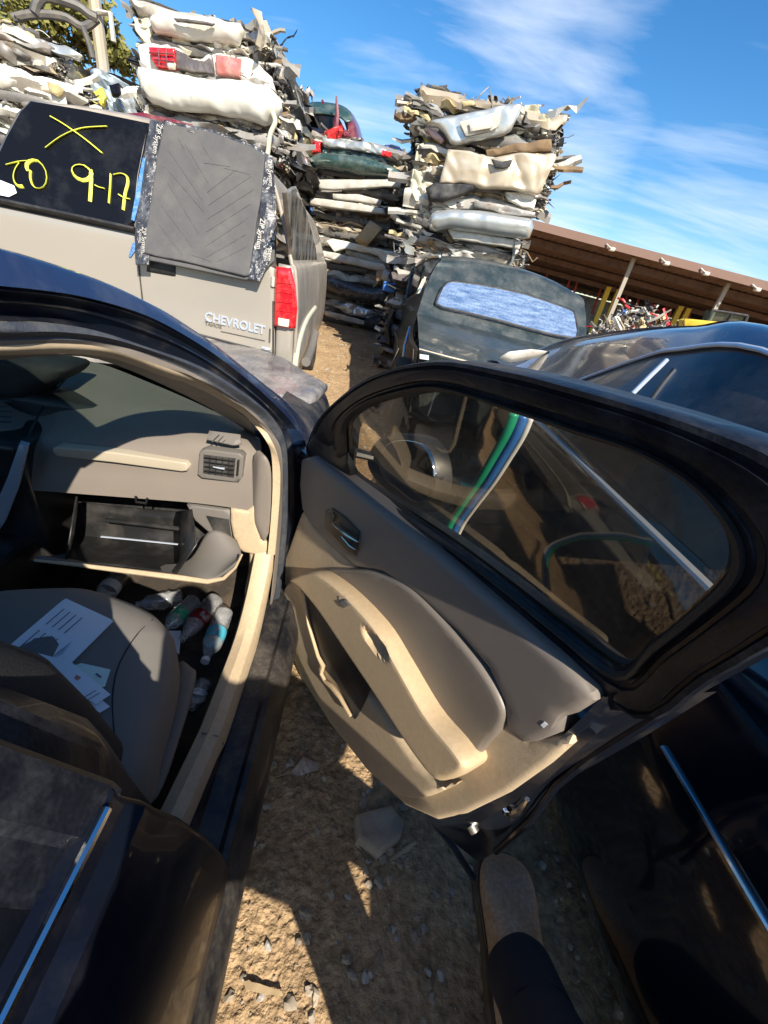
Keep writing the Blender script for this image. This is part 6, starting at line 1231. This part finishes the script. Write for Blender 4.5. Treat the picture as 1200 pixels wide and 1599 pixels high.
# body (skin): pelvis, torso, neck, head, arms, legs as one surface, mostly under the clothes
bv = [(.49, -.34, .95), (.42, -.42, 1.15), (.31, -.50, 1.36), (.30, -.49, 1.46), (.30, -.46, 1.54), (.30, -.43, 1.62),
      (.47, -.44, 1.36), (.70, -.34, 1.11), (.63, -.24, .95), (.60, -.22, .88),
      (.16, -.54, 1.36), (.12, -.42, 1.14), (.07, -.20, 1.30), (.05, -.13, 1.38),
      (.54, -.29, .90), (.53, -.02, .56), (.525, .28, .17), (.53, .37, .08),
      (.48, -.34, .90), (.485, -.24, .50), (.54, -.27, .13), (.54, -.17, .06)]
be = [(0, 1), (1, 2), (2, 3), (3, 4), (4, 5), (2, 6), (6, 7), (7, 8), (8, 9), (2, 10), (10, 11), (11, 12), (12, 13), (0, 14), (14, 15), (15, 16), (16, 17), (0, 18), (18, 19), (19, 20), (20, 21)]
br = [.13, .12, .13, .055, .08, .085, .055, .042, .03, .035, .055, .042, .032, .035, .085, .055, .042, .035, .085, .055, .042, .035]
skinned('body', bv, be, br, M['skin'], per)
sv = [(.49, -.34, .93), (.42, -.42, 1.15), (.31, -.50, 1.36), (.47, -.44, 1.36), (.70, -.34, 1.11), (.63, -.24, .97), (.16, -.54, 1.36), (.12, -.42, 1.14), (.08, -.24, 1.27)]
skinned('shirt', sv, [(0, 1), (1, 2), (2, 3), (3, 4), (4, 5), (2, 6), (6, 7), (7, 8)], [.16, .14, .15, .07, .085, .075, .07, .056, .045], M['shirt'], per)
hv = [(.30, -.44, 1.64), (.30, -.47, 1.68), (.30, -.50, 1.62)]
skinned('hair', hv, [(0, 1), (1, 2)], [.085, .085, .08], M['hair'], per)
jv = [(.49, -.34, .93), (.54, -.31, .86), (.54, -.20, .76), (.525, -.02, .57), (.525, .08, .42), (.528, .20, .27), (.533, .27, .19), (.537, .305, .15), (.48, -.34, .86), (.485, -.25, .52), (.54, -.27, .14)]
skinned('trousers', jv, [(0, 1), (1, 2), (2, 3), (3, 4), (4, 5), (5, 6), (6, 7), (0, 8), (8, 9), (9, 10)], [.15, .115, .10,   .088, .086, .084, .082, .066, .115, .085, .075], M['denim'], per, 3)
def hem(c, ax, r):
    ax = Vector(ax).normalized(); a = ax.cross(Vector((1, 0, 0))).normalized(); q = ax.cross(a); b = MB(); rows = []
    for t, k in ((-.055, .80), (-.052, .98), (-.04, 1.04), (0, 1.0), (.05, .98), (.10, .97)):
        rows.append([c + ax * (t + .006 * math.sin(j * .9)) + (a * math.cos(j * .2618) + q * math.sin(j * .2618)) * r * k * (1 + .05 * noise.noise(Vector((j * .5, t * 30, 3)))) for j in range(24)])
    b.grid(rows, closed=True); return b.build('trouser_hem', M['denim'], per, ang=60, subsurf=1)
hem(Vector((.536, .30, .165)), (-.04, -.55, .6), .078)
def boot(c, d, side=1, sc_=1.0):
    """a round toed work boot: loft of cross sections from heel to toe along d"""
    ex = Vector((d[0], d[1], 0)).normalized(); sx = ex.cross(Vector((0, 0, 1)))
    b = MB(); secs = [(-.155, .030, .055, .10), (-.14, .046, .10, .15), (-.10, .052, .14, .185), (-.05, .054, .14, .19), (-.01, .055, .13, .165), (.04, .060, .105, .135), (.09, .067, .085, .108), (.13, .068, .075, .095), (.165, .060, .066, .084), (.188, .044, .05, .066), (.198, .022, .035, .05)]
    rows = []
    for t, w_, h0, h1 in secs:
        r_ = []
        for j in range(20):
            a_ = 2 * math.pi * j / 20; cx, cy = math.cos(a_), math.sin(a_)
            px = abs(cx) ** (.75 if cy > 0 else .35) * (1 if cx > 0 else -1) * w_; pz = .028 + (h1 - .028) * (.5 + .5 * abs(cy) ** .8 * (1 if cy > 0 else -1))
            crease = .003 * math.sin(t * 130) * (1 if .0 < t < .08 and cy > 0 else 0)
            r_.append(c + ex * (t * sc_) + sx * (px * sc_ * 1.12 * (1 - .10 * max(0, cy)) + .008 * side * max(0, t) / .2) + Vector((0, 0, pz + crease)))
        rows.append(r_)
    b.grid(rows, closed=True); b.add(rows[-1], [tuple(range(20))]); b.add(rows[0], [tuple(reversed(range(20)))])
    o = b.build('boot', M['leather'], per, ang=70, subsurf=1)
    s_ = MB(); rows = []
    for z, g in ((0.0, 1.0), (.018, 1.03), (.032, 1.03), (.038, 1.0)):
        rows.append([c + ex * (t * sc_ * 1.02) + sx * w_ * 1.12 * g * sc_ * q + Vector((0, 0, z)) for q, lst in ((1, secs), (-1, list(reversed(secs)))) for t, w_, _, _ in lst])
    s_.grid(rows, closed=True); s_.add(rows[0], [tuple(reversed(range(len(rows[0]))))]); s_.add(rows[-1], [tuple(range(len(rows[-1])))])
    s_.build('sole', M['sole'], o, ang=50)
    b = MB(); pts = []
    for t, w_, h0, h1 in secs[4:]: pts.append(c + ex * (t * sc_ + .004) + sx * (w_ * sc_ * 1.05) + Vector((0, 0, .042)))
    for t, w_, h0, h1 in reversed(secs[4:]): pts.append(c + ex * (t * sc_ + .004) - sx * (w_ * sc_ * 1.05) + Vector((0, 0, .042)))
    b.tube(pts, .003, 5); b.build('welt_stitch', M['sole'], o)
    return o
boot(Vector((.548, .385, gz(.55, .4) + .002)), (.03, 1), 1, 1.06)
boot(Vector((.54, -.18, gz(.54, -.18) + .002)), (.1, 1), -1, 1.0)
